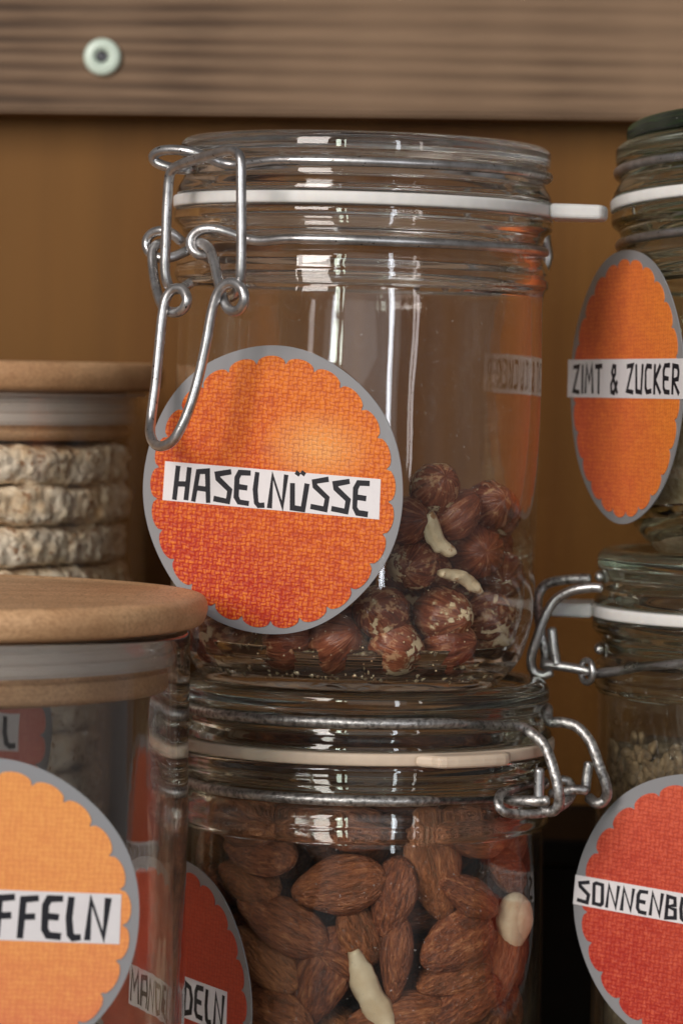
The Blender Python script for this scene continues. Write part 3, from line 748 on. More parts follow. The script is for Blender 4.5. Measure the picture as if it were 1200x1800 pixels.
name_card(j1, -25, 50.4, ts, z, 'HASELN\u00dcSSE', 8.6, 56.5, (31.6, 5.2), P_or, roll=-1.9, strip_c=(0.2, -.1))
ts, z = zloc(J4, 1099, 679, 52.0, -70.5)
name_card(j4, -70.5, 52.0, ts, z, 'ZIMT & ZUCKER', 7.8, 71, (39.5, 5.4), P_zi, roll=-3.4, strip_c=(.5, 2.0))
ts, z = zloc(J3, 1226, 1606, 50.6, -32)
c3card = name_card(j3, -32, 50.6, ts, z, 'SONNENBLUMENKERNE', 6.2, 73.6, (37.6, 4.1), P_so, roll=-3.6, strip_c=(0, .6), text_dx=.5)
ts, z = zloc(J2, 311, 1750, 50.6, -56)
name_card(j2, -56, 50.6, ts, z, 'MANDELN', 8.6, 39, (21, 5.6), P_ma, roll=-2.0, strip_c=(5.5, 0.5))

# ------------------------------------------------------------------ cylinder jars with bamboo lids
GB = 'cylindrical glass jars with bamboo lids'
def bamboo_jar(M, H, Rg, Rl, lid_h, plug_h, label, band, gmat=None):
    t = empty('bamboo_lid_jar', M, label, 'storage jar', GB)
    zt = H-lid_h
    prof = fillet([(0, 2), (Rg-12, 1.5, 2), (Rg-6, 0, 2), (Rg, 6, 5), (Rg, zt-1.2, 1), (Rg-1.2, zt-.3, .6), (Rg-2.8, zt-.8, .6), (Rg-3.0, zt-6, 0), (Rg-3, 10, 5), (Rg-9, 6, 3), (0, 6)])
    gb = link('glass_body', lathe(prof, 200, wob=.35, seed=H, maxlen=6), gmat or M_glass, t)
    if H > 200: add_wall(gb, W_glass, 8, zt-.9)
    lp = fillet([(0, zt), (Rl-6, zt, 1), (Rl-1.5, zt+.6, 1.5), (Rl, zt+lid_h*.55, 2), (Rl-1.0, zt+lid_h-.6, 1.6), (Rl-4, zt+lid_h, 1.5), (Rl-7, zt+lid_h-.6, 1), (0, zt+lid_h-.8)])
    lid = link('bamboo_lid', lathe(lp, 128), M_bam, t)
    ps = [(0, zt-.2), (Rg-6.6, zt-.2), (Rg-6.6, zt-plug_h+band, .3), (Rg-5.4, zt-plug_h+band-.6, .4), (Rg-5.4, zt-plug_h+1, 1), (Rg-7, zt-plug_h, 1), (0, zt-plug_h)]
    link('plug', lathe(fillet(ps), 96), M_bam2, lid)
    s0 = zt-plug_h+band+1.0; s1 = zt-.8
    sp = [(Rg-6.5, s1)]; k = 3
    for i in range(k):
        a = s1-(s1-s0)*i/k; b = s1-(s1-s0)*(i+1)/k
        sp += [(Rg-3.6, a-.3, .4), (Rg-3.6, b+.9, .4), (Rg-4.1, b+.6, .2), (Rg-4.1, b+.1, .2)]
    sp += [(Rg-6.5, s0)]
    link('silicone_seal', lathe(fillet(sp, 3), 96, closed=True), M_sil, lid)
    return t
YF = -.075
AF = at(-179, 1150, YF); JF = Matrix.Translation((AF.x, YF, 0))
zF = at(0, 1062, YF).z*1000
jf = bamboo_jar(JF, 175.5, 74, 78.6, 8.5, 16.0, 'foreground glass jar with a bamboo lid and a light orange card ending in FFELN', 6.0)
YR = .115
AR = at(-150, 700, YR); JR = Matrix.Translation((AR.x, YR, 0))
jr = bamboo_jar(JR, 234.5, 72, 77, 9.2, 14.5, 'rear glass jar with a bamboo lid holding the stack of rice cakes', 3.6)
ts, z = zloc(JF, -38, 1613, 74.6, 11)
name_card(jf, 11, 74.6, ts, z, 'REISWAFFELN', 9.6, 61, (33.5, 5.9), P_wa, roll=-2.6, strip_c=(0, .8), label='light orange name card whose strip ends in FFELN')
ts, z = zloc(JR, -125, 1281, 72.6, 3)
name_card(jr, 3, 72.6, ts, z, 'DINKEL', 8.6, 38, (28, 5.4), P_di, roll=-1, strip_c=(0, 0), text_dx=8)

# ------------------------------------------------------------------ shelf, back, rail
YB = .215
sh = link('shelf', box_bm(-.75, .75, -.20, YB-.001, -.022, 0, .0015), M_shelf, None, smooth=False); tag(sh, 'brown wooden shelf the jars stand on', None, None, 'structure')
bk = link('back_wall', box_bm(-.75, .75, YB, YB+.012, -.03, .50), M_back, None, smooth=False); tag(bk, 'orange-brown veneer back of the cupboard', None, None, 'structure')
p0 = at(600, 203, YB-.022); 
rail = link('wall_rail', box_bm(-.75, .75, -.022, -.001, 0, .0405, .0012), M_rail, None, smooth=False)
rail.location = (0, YB, p0.z); rail.rotation_euler = (0, R_(-.35), 0); tag(rail, 'brown grained wooden rail across the top of the cupboard back', None, None, 'structure')
r2 = link('wall_rail', box_bm(-.75, .75, -.016, -.001, .0415, .16, .0012), M_rail, None, smooth=False)
r2.location = (0, YB, p0.z); r2.rotation_euler = (0, R_(-.35), 0); tag(r2, 'darker board above the grained rail at the top edge', None, None, 'structure')
# dark tin added only to turn the shaded gap between lower jars black
def filler_mat():
    m = NT('filler_black'); n = m.noise(m.coord(), 60, 3)
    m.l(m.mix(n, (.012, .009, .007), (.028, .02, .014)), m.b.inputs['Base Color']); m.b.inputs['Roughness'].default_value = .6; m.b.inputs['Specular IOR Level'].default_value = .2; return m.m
tm = filler_mat(); tp = at(1015, 1442, .125)
filler = empty('shade_filler', Matrix.Translation((tp.x, .125, 0)), 'dark round tin added to blacken the shaded gap between the almond jar and the seed jar', 'filler')
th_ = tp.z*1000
link('filler_body', lathe(fillet([(0, .5), (43, .5, 1), (44, 2, 1), (44, th_-9, .5), (43, th_-8.6, .3), (0, th_-8.6)]), 96), tm, filler)
link('filler_lid', lathe(fillet([(0, th_-8.4), (45, th_-8.4, .4), (45.4, th_-7, .5), (45, th_-1, 1.2), (42, th_, 1), (40, th_-1.2, .6), (0, th_-1.2)]), 96), tm, filler)
# screw with its pale plastic washer on the rail
sc0 = at(180, 100, YB-.0235)
def plast():
    m = NT('pale_green_plastic'); m.b.inputs['Base Color'].default_value = (.62, .74, .64, 1); m.b.inputs['Roughness'].default_value = .35; return m.m
def dkst():
    m = NT('dark_screw_steel'); m.b.inputs['Base Color'].default_value = (.09, .09, .10, 1); m.b.inputs['Metallic'].default_value = .8; m.b.inputs['Roughness'].default_value = .4; return m.m
scr = empty('screw', Matrix.Translation(sc0) @ Matrix.Rotation(R_(90), 4, 'X'), 'screw with a pale mint washer ring in the rail at the top left', 'screw')
wsh = link('washer', lathe(fillet([(1.9, -1, .2), (6.2, -1, .5), (5.9, 1.0, .8), (3.4, 1.6, .5), (1.9, .4, .4)], 3), 48, closed=True), plast(), scr)
hd_ = link('screw_head', lathe(fillet([(0, .1), (.8, .1, .1), (1.0, .9, .1), (1.85, .6, .3), (1.85, -1, 0)], 2), 32), dkst(), scr)

# ------------------------------------------------------------------ nuts
HAZEL = [(3.921,0.526,0.729,0.319,0.92,-0.066,-0.219,0.701,0.701,0.758),
(2.513,0.745,0.643,0.62,0.599,0.23,0.451,0.676,0.676,0.731),
(2.301,3.143,0.762,0.225,0.427,-0.247,0.84,0.779,0.779,0.842),
(0.938,3.853,0.658,0.561,0.187,0.743,-0.313,0.692,0.692,0.748),
(-1.813,3.374,0.75,0.101,-0.391,0.51,0.76,0.789,0.789,0.853),
(-3.146,2.287,0.679,0.49,-0.333,-0.685,-0.425,0.712,0.712,0.77),
(-2.363,0.954,0.757,0.109,0.443,0.626,-0.633,0.796,0.796,0.861),
(-3.29,-2.099,0.728,0.06,0.125,-0.847,0.514,0.741,0.741,0.801),
(-0.817,-3.707,0.765,0.684,-0.61,-0.2,-0.346,0.804,0.804,0.87),
(0.751,-3.782,0.817,0.304,-0.949,0.015,-0.087,0.801,0.801,0.865),
(2.194,-3.228,0.725,0.111,-0.489,-0.066,0.863,0.741,0.741,0.801),
(3.888,-0.901,0.656,0.352,0.156,-0.751,0.537,0.69,0.69,0.746),
(1.917,1.852,1.193,0.445,-0.67,-0.248,0.54,0.673,0.673,0.727),
(1.432,3.555,1.9,0.462,0.744,0.375,-0.304,0.736,0.736,0.795),
(-0.342,3.293,0.691,0.642,-0.747,0.173,0.022,0.727,0.727,0.786),
(-0.812,0.994,0.683,0.559,-0.205,-0.739,0.316,0.719,0.719,0.777),
(-3.842,-0.438,0.791,0.318,0.81,0.321,-0.374,0.8,0.8,0.865),
(-2.246,-3.157,0.797,0.104,0.421,0.846,-0.311,0.779,0.779,0.842),
(-0.192,-2.315,0.677,0.392,0.804,0.331,0.3,0.692,0.692,0.748),
(0.026,-3.8,2.23,0.549,-0.323,-0.621,-0.458,0.799,0.799,0.863),
(0.663,-1.321,0.667,0.411,0.07,-0.87,-0.263,0.669,0.669,0.723),
(3.009,-2.035,0.691,0.766,-0.198,-0.611,-0.039,0.727,0.727,0.786),
(2.043,-0.637,0.675,0.131,0.42,0.641,-0.629,0.709,0.709,0.767),
(3.375,1.894,0.707,0.498,-0.193,0.845,-0.019,0.722,0.722,0.781),
(-2.759,2.899,1.78,0.841,0.418,-0.336,0.076,0.673,0.673,0.727),
(-3.822,1.072,0.748,0.811,-0.022,-0.106,0.575,0.709,0.709,0.766),
(-0.677,-0.837,0.682,0.487,0.502,0.71,0.083,0.697,0.697,0.753),
(-2.297,-0.628,0.791,0.619,0.218,0.219,0.723,0.766,0.766,0.828),
(-1.572,-1.863,0.721,0.068,-0.354,-0.07,0.93,0.703,0.703,0.76),
(-1.195,-2.096,2.126,0.372,-0.474,0.797,-0.035,0.781,0.781,0.844),
(1.101,-2.468,1.301,0.136,0.314,0.928,0.147,0.702,0.702,0.759),
(2.842,-2.782,1.918,0.012,0.078,0.17,-0.982,0.703,0.703,0.76),
(3.049,-0.149,1.469,0.415,0.518,0.741,-0.101,0.671,0.671,0.725),
(3.788,1.26,1.899,0.555,-0.824,-0.001,0.116,0.7,0.7,0.757),
(0.656,1.056,2.045,0.093,0.643,0.161,0.743,0.803,0.803,0.868),
(0.425,1.928,0.76,0.318,-0.409,0.495,-0.698,0.799,0.799,0.864),
(-2.532,0.205,2.059,0.021,-0.838,0.063,-0.541,0.739,0.739,0.799),
(-3.6,-1.377,2.054,0.745,0.47,0.154,-0.447,0.799,0.799,0.864),
(-1.557,-3.581,2.141,0.115,-0.413,0.365,-0.827,0.784,0.784,0.848),
(-0.785,-3.779,3.48,0.386,0.845,0.152,-0.338,0.763,0.763,0.825),
(0.017,-1.145,2.296,0.793,-0.048,-0.308,-0.524,0.808,0.808,0.873),
(3.58,-1.52,1.933,0.874,0.423,0.044,0.235,0.765,0.765,0.827),
(0.64,0.101,0.792,0.834,-0.235,0.434,-0.247,0.809,0.809,0.875),
(2.98,2.455,2.011,0.519,0.423,-0.739,0.08,0.76,0.76,0.822),
(2.251,3.22,2.95,0.838,0.186,-0.504,0.094,0.698,0.698,0.755),
(0.551,2.503,2.583,0.338,-0.589,-0.202,0.706,0.796,0.796,0.86),
(-0.111,3.852,2.017,0.143,-0.525,0.503,-0.672,0.796,0.796,0.86),
(-1.605,3.515,2.343,0.59,0.406,-0.523,0.463,0.765,0.765,0.827),
(-2.856,-2.708,2.157,0.095,-0.668,0.735,0.071,0.736,0.736,0.795),
(-1.983,-2.795,3.339,0.485,0.049,-0.671,0.559,0.754,0.754,0.815),
(1.632,-3.587,1.974,0.636,-0.4,0.319,0.578,0.687,0.687,0.742),
(1.319,-0.785,1.757,0.105,0.877,0.283,-0.373,0.668,0.668,0.722),
(3.887,-0.186,2.527,0.178,-0.85,0.368,-0.331,0.746,0.746,0.807),
(3.789,1.062,3.237,0.338,0.296,-0.673,-0.588,0.701,0.701,0.757),
(3.199,2.326,3.392,0.694,-0.065,0.709,-0.106,0.683,0.683,0.738),
(-0.643,3.72,3.383,0.257,-0.122,-0.743,-0.605,0.73,0.73,0.789),
(-0.984,2.166,1.522,0.868,0.227,0.375,-0.233,0.796,0.796,0.861),
(-0.592,0.106,1.741,0.4,0.382,0.662,0.506,0.729,0.729,0.788),
(-3.972,0.344,2.037,0.143,-0.571,-0.707,-0.393,0.692,0.692,0.748),
(-3.341,-2.015,3.43,0.32,-0.097,0.442,0.832,0.746,0.746,0.807),
(1.105,-3.754,3.227,0.329,-0.585,-0.584,-0.456,0.712,0.712,0.77),
(2.874,-2.623,3.371,0.039,-0.501,0.005,0.865,0.738,0.738,0.797),
(3.709,-1.393,3.361,0.478,0.378,-0.598,0.521,0.719,0.719,0.777),
(3.902,-0.053,4.13,0.755,-0.199,0.315,0.539,0.766,0.766,0.828),
(2.038,0.381,2.299,0.233,0.096,0.643,0.723,0.735,0.735,0.795),
(1.959,1.752,2.905,0.838,0.34,-0.009,0.428,0.782,0.782,0.846),
(-0.778,1.172,2.769,0.611,0.195,0.662,-0.388,0.78,0.78,0.843),
(-3.579,1.783,1.9,0.375,-0.892,-0.236,-0.094,0.678,0.678,0.733),
(-1.155,-0.363,3.105,0.461,-0.883,-0.051,0.072,0.799,0.799,0.864),
(-3.342,-0.42,3.156,0.083,0.411,-0.454,0.786,0.758,0.758,0.819),
(-2.239,-1.139,2.511,0.787,0.416,0.061,0.451,0.693,0.693,0.749),
(-1.685,-3.632,4.616,0.164,-0.824,0.516,-0.166,0.669,0.669,0.724),
(2.063,-1.726,2.514,0.42,0.29,0.741,0.436,0.785,0.785,0.848),
(2.606,0.783,3.964,0.248,0.121,0.157,0.948,0.752,0.752,0.813),
(0.646,1.343,3.583,0.37,0.921,-0.117,0.028,0.779,0.779,0.842),
(0.863,3.795,3.295,0.817,-0.216,-0.409,0.345,0.766,0.766,0.828),
(-2.635,2.929,3.17,0.886,-0.395,0.119,0.21,0.711,0.711,0.768),
(-2.196,1.666,2.332,0.128,0.534,0.811,-0.204,0.799,0.799,0.863),
(-2.245,0.643,3.417,0.166,0.744,-0.57,0.307,0.714,0.714,0.772),
(-3.597,1.088,3.129,0.484,0.592,0.585,0.272,0.725,0.725,0.784),
(-3.769,-0.973,4.409,0.679,-0.568,0.206,-0.417,0.727,0.727,0.786),
(-2.714,-2.643,4.619,0.583,-0.509,-0.473,0.422,0.769,0.769,0.831),
(-0.038,-2.438,3.049,0.966,-0.201,0.159,0.045,0.758,0.758,0.82),
(1.986,-3.307,4.417,0.286,0.424,-0.859,0.035,0.812,0.812,0.878),
(0.847,-0.114,2.861,0.075,0.71,0.7,0.033,0.68,0.68,0.735),
(2.117,-0.564,3.484,0.63,0.26,0.725,0.099,0.798,0.798,0.863)]
ALMOND = [(2.609,1.237,0.446,0.206,-0.974,0.089,0.001,1.123,0.714,0.376),
(1.306,3.921,0.729,0.628,-0.762,0.046,-0.151,1.31,0.751,0.481),
(-3.905,-0.632,1.452,0.761,-0.141,-0.438,0.457,1.237,0.762,0.468),
(3.458,-2.26,0.878,0.365,0.76,0.249,0.476,1.278,0.758,0.417),
(0.51,3.079,0.582,0.866,0.352,0.071,-0.347,1.149,0.703,0.456),
(-2.445,3.334,0.611,0.823,0.356,0.365,0.251,1.046,0.659,0.337),
(-2.853,-0.542,0.457,0.699,-0.008,0.128,0.704,1.279,0.799,0.436),
(-2.129,-3.578,0.664,0.654,0.699,-0.266,-0.113,1.091,0.681,0.446),
(2.068,-2.752,0.595,0.032,0.443,-0.845,0.3,1.146,0.718,0.452),
(4.085,-0.554,0.713,0.508,-0.41,0.624,-0.43,1.297,0.748,0.49),
(-2.388,1.874,0.481,0.86,0.014,-0.045,0.508,1.217,0.697,0.483),
(-3.667,1.882,0.667,0.347,-0.352,0.487,-0.72,1.215,0.705,0.48),
(-1.17,-3.35,1.256,0.042,-0.612,-0.753,0.239,1.225,0.751,0.458),
(1.278,-3.99,0.604,0.234,0.055,-0.555,-0.796,1.061,0.652,0.387),
(2.472,0.376,1.041,0.258,0.164,0.941,-0.147,1.095,0.609,0.427),
(2.717,2.643,0.525,0.226,-0.101,-0.166,0.955,1.316,0.822,0.481),
(-3.205,0.466,1.069,0.034,0.69,-0.723,0.022,1.215,0.669,0.468),
(-1.965,-2.438,0.481,0.195,0.915,-0.352,-0.034,1.14,0.719,0.441),
(0.227,-2.988,0.429,0.983,-0.049,-0.024,-0.178,1.21,0.668,0.432),
(2.998,-0.252,0.469,0.542,0.184,-0.115,-0.812,1.123,0.688,0.439),
(0.714,1.875,0.488,0.054,-0.339,-0.917,-0.202,1.043,0.658,0.421),
(-0.875,3.778,0.419,0.966,0.04,0.065,0.247,1.216,0.762,0.424),
(-0.394,-4.07,0.611,0.01,0.148,-0.84,0.522,1.063,0.68,0.356),
(1.286,-2.047,0.734,0.066,-0.663,0.634,-0.392,1.228,0.774,0.448),
(3.649,1.235,1.28,0.675,0.226,-0.199,-0.673,1.319,0.744,0.451),
(-0.808,2.074,0.424,0.926,-0.028,-0.037,-0.375,1.122,0.675,0.426),
(-3.936,0.211,0.484,0.249,-0.816,-0.473,0.219,1.089,0.67,0.352),
(3.847,-0.368,1.851,0.513,0.267,-0.058,-0.814,1.319,0.745,0.448),
(1.626,3.059,1.405,0.678,0.274,-0.25,0.634,1.316,0.729,0.527),
(-2.158,3.378,1.62,0.232,-0.667,0.571,0.419,1.068,0.606,0.355),
(-3.51,-1.961,0.442,0.197,0.843,-0.496,-0.071,1.1,0.628,0.409),
(2.808,2.72,1.519,0.091,-0.641,-0.701,0.299,1.099,0.606,0.371),
(-0.827,2.93,1.088,0.353,0.06,0.042,0.933,1.179,0.652,0.41),
(-4.046,0.943,1.886,0.497,-0.664,-0.276,0.485,1.145,0.677,0.403),
(1.177,-3.884,1.817,0.021,-0.264,0.79,-0.553,1.292,0.766,0.526),
(-1.076,3.782,1.634,0.34,0.477,-0.779,0.225,1.078,0.596,0.363),
(-1.507,1.716,1.183,0.049,0.044,-0.157,0.985,1.218,0.688,0.428),
(-3.244,-2.607,1.529,0.661,-0.593,0.293,-0.354,1.304,0.747,0.456),
(0.224,-2.102,1.166,0.227,0.165,-0.098,-0.955,1.283,0.728,0.465),
(2.598,-1.462,1.105,0.113,-0.749,0.632,-0.164,1.318,0.741,0.506),
(-1.703,2.595,2.06,0.026,0.974,-0.081,-0.208,1.286,0.716,0.52),
(-4.141,0.722,3.372,0.564,0.186,-0.733,-0.331,1.113,0.617,0.404),
(-1.953,-2.951,2.013,0.087,0.904,0.403,-0.115,1.118,0.685,0.454),
(0.132,-3.542,1.344,0.322,-0.23,0.149,-0.906,1.039,0.621,0.412),
(3.647,1.618,2.356,0.352,0.523,0.746,0.214,1.27,0.721,0.511),
(-2.832,0.986,1.811,0.253,0.078,-0.962,-0.072,1.039,0.599,0.381),
(-2.386,-1.857,1.281,0.794,-0.149,0.063,-0.586,1.228,0.745,0.449),
(-0.733,-1.938,1.473,0.603,0.128,-0.364,-0.698,1.162,0.652,0.383),
(2.849,-3.137,1.692,0.418,0.728,-0.029,0.543,1.117,0.673,0.37),
(2.361,-0.489,1.827,0.881,0.002,-0.011,-0.473,1.083,0.671,0.399),
(0.204,4.13,1.934,0.074,-0.016,-0.63,0.773,1.253,0.748,0.461),
(-0.636,-4.006,2.549,0.552,0.818,-0.163,0.018,1.31,0.801,0.504),
(2.766,3.143,2.465,0.392,0.186,0.718,0.543,1.121,0.653,0.425),
(-2.905,2.049,1.501,0.366,0.246,-0.587,-0.679,1.04,0.654,0.333),
(0.786,-2.796,1.985,0.095,-0.044,0.991,-0.082,1.108,0.706,0.394),
(3.596,-1.727,2.093,0.913,-0.099,-0.233,0.32,1.121,0.625,0.438),
(2.274,1.339,1.463,0.196,0.311,0.908,-0.2,1.32,0.777,0.509),
(-0.04,3.119,1.813,0.233,-0.24,-0.897,-0.289,1.137,0.696,0.364),
(-4.076,-1.209,2.442,0.396,-0.426,-0.599,0.55,1.148,0.653,0.371),
(1.953,-1.824,1.866,0.49,-0.082,-0.225,0.838,1.247,0.772,0.498),
(2.189,2.284,2.255,0.859,0.307,-0.174,-0.371,1.151,0.728,0.379),
(0.438,1.971,1.554,0.042,0.101,-0.951,-0.289,1.274,0.782,0.457),
(-3.388,2.458,2.07,0.125,-0.508,0.541,-0.658,1.214,0.77,0.42),
(-2.905,-2.064,2.395,0.029,-0.899,-0.312,0.306,1.217,0.743,0.416),
(0.927,-3.899,3.042,0.179,0.3,-0.9,0.261,1.139,0.669,0.407),
(0.397,3.34,2.631,0.896,0.093,0.42,-0.113,1.078,0.628,0.371),
(-0.596,2.226,2.515,0.743,-0.011,0.186,-0.643,1.315,0.815,0.514),
(-2.718,-0.457,1.773,0.464,-0.237,0.063,-0.852,1.137,0.677,0.441),
(3.279,-2.069,2.946,0.424,0.179,0.887,-0.032,1.043,0.664,0.415),
(0.995,2.301,2.604,0.164,-0.411,0.895,0.053,1.257,0.708,0.494),
(-2.781,1.583,2.465,0.085,-0.186,-0.122,-0.971,1.054,0.585,0.379),
(-0.282,-2.802,2.427,0.975,-0.008,-0.096,-0.2,1.264,0.719,0.406),
(4.063,-0.848,3.101,0.403,-0.603,-0.335,0.601,1.11,0.619,0.441),
(-1.707,1.638,2.975,0.267,-0.087,-0.004,0.96,1.147,0.652,0.393),
(-3.352,-0.193,2.697,0.031,0.635,0.77,-0.058,1.279,0.777,0.509),
(-1.459,-1.429,2.512,0.87,0.05,-0.056,0.488,1.238,0.728,0.487),
(2.361,-3.206,2.682,0.251,-0.441,0.207,0.836,1.086,0.642,0.432),
(3.178,-0.006,2.587,0.002,0.667,0.717,0.202,1.199,0.685,0.452),
(1.231,3.979,3.09,0.06,-0.321,-0.744,-0.583,1.198,0.755,0.414),
(-2.325,-3.486,3.477,0.049,-0.374,-0.561,0.737,1.223,0.74,0.412),
(3.841,1.639,4.609,0.656,0.113,0.642,0.38,1.273,0.788,0.429),
(-3.333,2.137,3.458,0.845,0.361,0.367,0.143,1.289,0.748,0.494),
(-1.732,-2.888,2.822,0.19,0.005,0.014,0.982,1.085,0.672,0.38),
(1.834,-2.566,2.914,0.332,0.913,0.176,0.162,1.17,0.699,0.388),
(2.087,1.274,2.662,0.129,-0.653,-0.734,-0.134,1.271,0.75,0.444),
(2.302,3.158,3.554,0.034,-0.54,-0.762,-0.356,1.267,0.752,0.435),
(-2.117,2.141,3.8,0.098,-0.922,-0.342,0.15,1.294,0.819,0.472),
(-3.45,-2.358,3.806,0.132,-0.432,-0.484,0.75,1.145,0.686,0.428),
(4.118,0.597,3.557,0.443,-0.674,0.494,-0.326,1.086,0.643,0.413),
(-0.827,4.012,2.906,0.118,-0.226,0.806,0.534,1.272,0.702,0.463),
(-2.537,-2.027,3.221,0.653,-0.25,-0.124,-0.704,1.074,0.595,0.414),
(-4.094,0.641,6.783,0.147,-0.775,0.078,0.609,1.142,0.688,0.405),
(3.119,1.475,3.731,0.718,0.214,-0.661,-0.023,1.256,0.772,0.506),
(1.324,4.041,4.869,0.62,0.56,-0.485,0.26,1.068,0.661,0.356),
(-0.499,2.471,3.489,0.047,0.372,-0.905,-0.201,1.056,0.645,0.416),
(-4.11,-0.747,3.999,0.165,0.573,0.227,0.77,1.249,0.798,0.4),
(-0.536,-2.966,3.336,0.062,0.835,-0.543,-0.061,1.3,0.717,0.432),
(2.825,-3.026,4.289,0.103,-0.489,0.586,-0.638,1.196,0.758,0.47),
(0.758,3.486,3.821,0.337,-0.071,-0.521,0.781,1.246,0.766,0.502),
(-2.166,3.212,3.009,0.068,-0.144,-0.462,-0.873,1.111,0.649,0.362),
(-2.101,-1.111,3.33,0.035,-0.113,-0.947,0.3,1.067,0.642,0.351),
(-1.708,-2.761,3.827,0.444,0.313,0.525,0.655,1.073,0.628,0.418),
(0.659,-2.373,3.174,0.621,0.122,-0.061,-0.772,1.085,0.68,0.397),
(3.7,-1.896,8.156,0.737,0.443,0.433,0.27,1.218,0.718,0.446),
(-3.171,0.848,3.488,0.827,0.299,0.343,0.329,1.253,0.726,0.438),
(-3.063,-1.12,3.966,0.323,-0.691,0.63,-0.145,1.137,0.647,0.426),
(1.541,-3.832,4,0.54,-0.776,-0.056,0.321,1.158,0.683,0.438),
(1.904,-2.231,3.848,0.688,-0.359,0.212,0.594,1.282,0.809,0.501),
(2.924,2.977,6.885,0.117,0.407,0.528,0.736,1.305,0.741,0.43),
(-2.362,0.304,3.472,0.436,-0.777,-0.397,0.223,1.21,0.681,0.43),
(-0.391,-4.209,4.063,0.672,-0.699,-0.109,-0.217,1.183,0.7,0.396),
(2.9,-1.026,3.086,0.335,0.234,-0.096,-0.908,1.074,0.654,0.383),
(0.739,2.158,3.827,0.094,0.101,0.026,0.99,1.123,0.682,0.442),
(-0.93,3.806,3.877,0.175,-0.874,-0.403,-0.209,1.102,0.706,0.396),
(-0.803,-2.107,4.052,0.947,-0.141,-0.153,-0.246,1.083,0.649,0.37),
(0.495,-3.226,3.925,0.959,0.207,0.191,-0.01,1.293,0.792,0.52),
(2.27,0.441,3.241,0.717,0.041,0.168,-0.675,1.183,0.682,0.425),
(2.479,2.518,4.202,0.969,0.217,-0.075,0.086,1.087,0.604,0.42),
(-1.348,2.814,4.343,0.244,-0.723,-0.632,0.133,1.077,0.689,0.352),
(-4.138,-0.372,5.611,0.555,0.454,-0.594,-0.364,1.232,0.715,0.465),
(3.659,-2.023,5.448,0.094,-0.711,0.246,0.652,1.18,0.754,0.441),
(4.195,0.013,4.666,0.219,0.635,-0.153,-0.725,1.04,0.665,0.395),
(1.869,1.471,4.262,0.173,-0.298,0.893,0.29,1.238,0.753,0.403),
(-2.391,3.397,4.213,0.106,0.284,-0.693,-0.654,1.261,0.7,0.451),
(-1.734,-3.732,4.969,0.796,-0.479,0.33,0.17,1.119,0.703,0.394),
(2.258,3.379,4.967,0.612,-0.657,-0.31,-0.311,1.107,0.683,0.399),
(-0.696,2.838,4.905,0.269,-0.466,-0.829,-0.153,1.226,0.763,0.401),
(-1.069,3.95,7.853,0.092,0.157,-0.901,0.395,1.103,0.629,0.409),
(2.528,-3.063,5.608,0.276,0.901,0.033,0.335,1.268,0.797,0.515),
(2.974,0.311,4.624,0.003,0.297,0.093,-0.95,1.12,0.704,0.398),
(-0.413,4.077,5.044,0.52,-0.847,-0.102,0.046,1.216,0.755,0.442),
(-2.547,-2.839,5.08,0.119,0.136,-0.518,0.836,1.161,0.742,0.423),
(0.637,-2.559,4.796,0.442,-0.091,0.364,0.815,1.045,0.588,0.394),
(3.105,-0.089,3.828,0.363,0.205,-0.184,-0.89,1.137,0.693,0.404),
(-3.846,0.533,4.592,0.785,0.24,-0.144,-0.553,1.086,0.643,0.423),
(-0.647,-3.366,5.235,0.781,-0.292,-0.168,-0.526,1.312,0.812,0.445),
(0.733,-3.872,5.175,0.221,0.149,0.901,-0.342,1.262,0.732,0.499),
(1.037,2.922,4.677,0.111,0.266,0.891,0.35,1.149,0.707,0.388),
(-2.708,1.026,4.6,0.742,-0.005,-0.214,0.636,1.25,0.759,0.467),
(-3.584,-1.623,4.867,0.686,-0.271,0.192,-0.647,1.218,0.709,0.496),
(1.635,-1.788,4.677,0.558,-0.316,0.187,0.745,1.23,0.782,0.442),
(3.584,-1.333,4.225,0.093,-0.905,-0.277,-0.31,1.271,0.771,0.497),
(-1.619,3.883,6.538,0.54,0.504,0.564,-0.37,1.141,0.684,0.387),
(-1.853,-1.734,4.472,0.314,0.914,0.254,-0.035,1.273,0.727,0.438),
(1.623,-3.929,7.468,0.733,-0.61,-0.302,0.001,1.091,0.681,0.351),
(2.259,-0.563,4.547,0.243,-0.827,0.503,0.069,1.062,0.654,0.36),
(2.954,2.503,5.367,0.854,0.457,-0.247,0.019,1.143,0.725,0.437),
(-3.305,2.395,4.804,0.426,-0.707,-0.557,0.09,1.217,0.721,0.391),
(3.874,-0.709,5.532,0.144,-0.473,0.107,0.863,1.106,0.659,0.411),
(2.677,0.276,5.487,0.032,-0.982,0.168,-0.075,1.252,0.764,0.454),
(-1.98,2.848,5.167,0.843,-0.058,-0.351,0.404,1.188,0.664,0.394),
(-3.223,0.3,5.402,0.254,0.674,-0.593,-0.36,1.236,0.703,0.439),
(-2.786,-3.122,6.577,0.27,-0.15,-0.536,0.786,1.116,0.623,0.394),
(2.883,1.635,5.7,0.276,-0.734,-0.462,-0.415,1.246,0.787,0.489),
(1.802,3.001,5.872,0.585,0.38,-0.049,-0.715,1.181,0.722,0.477),
(-3.812,1.738,5.796,0.607,-0.493,-0.583,0.221,1.178,0.692,0.418),
(-2.393,-0.828,4.826,0.121,0.523,-0.839,0.082,1.227,0.685,0.442),
(0.221,-4.061,6.661,0.475,-0.431,-0.352,-0.682,1.142,0.681,0.457),
(0.558,3.556,5.6,0.501,0.232,0.099,-0.828,1.188,0.719,0.486),
(-1.252,1.806,5.139,0.925,0.189,-0.025,0.327,1.076,0.672,0.354),
(-3.628,-2.064,7.836,0.188,0.614,0.201,-0.74,1.22,0.727,0.443),
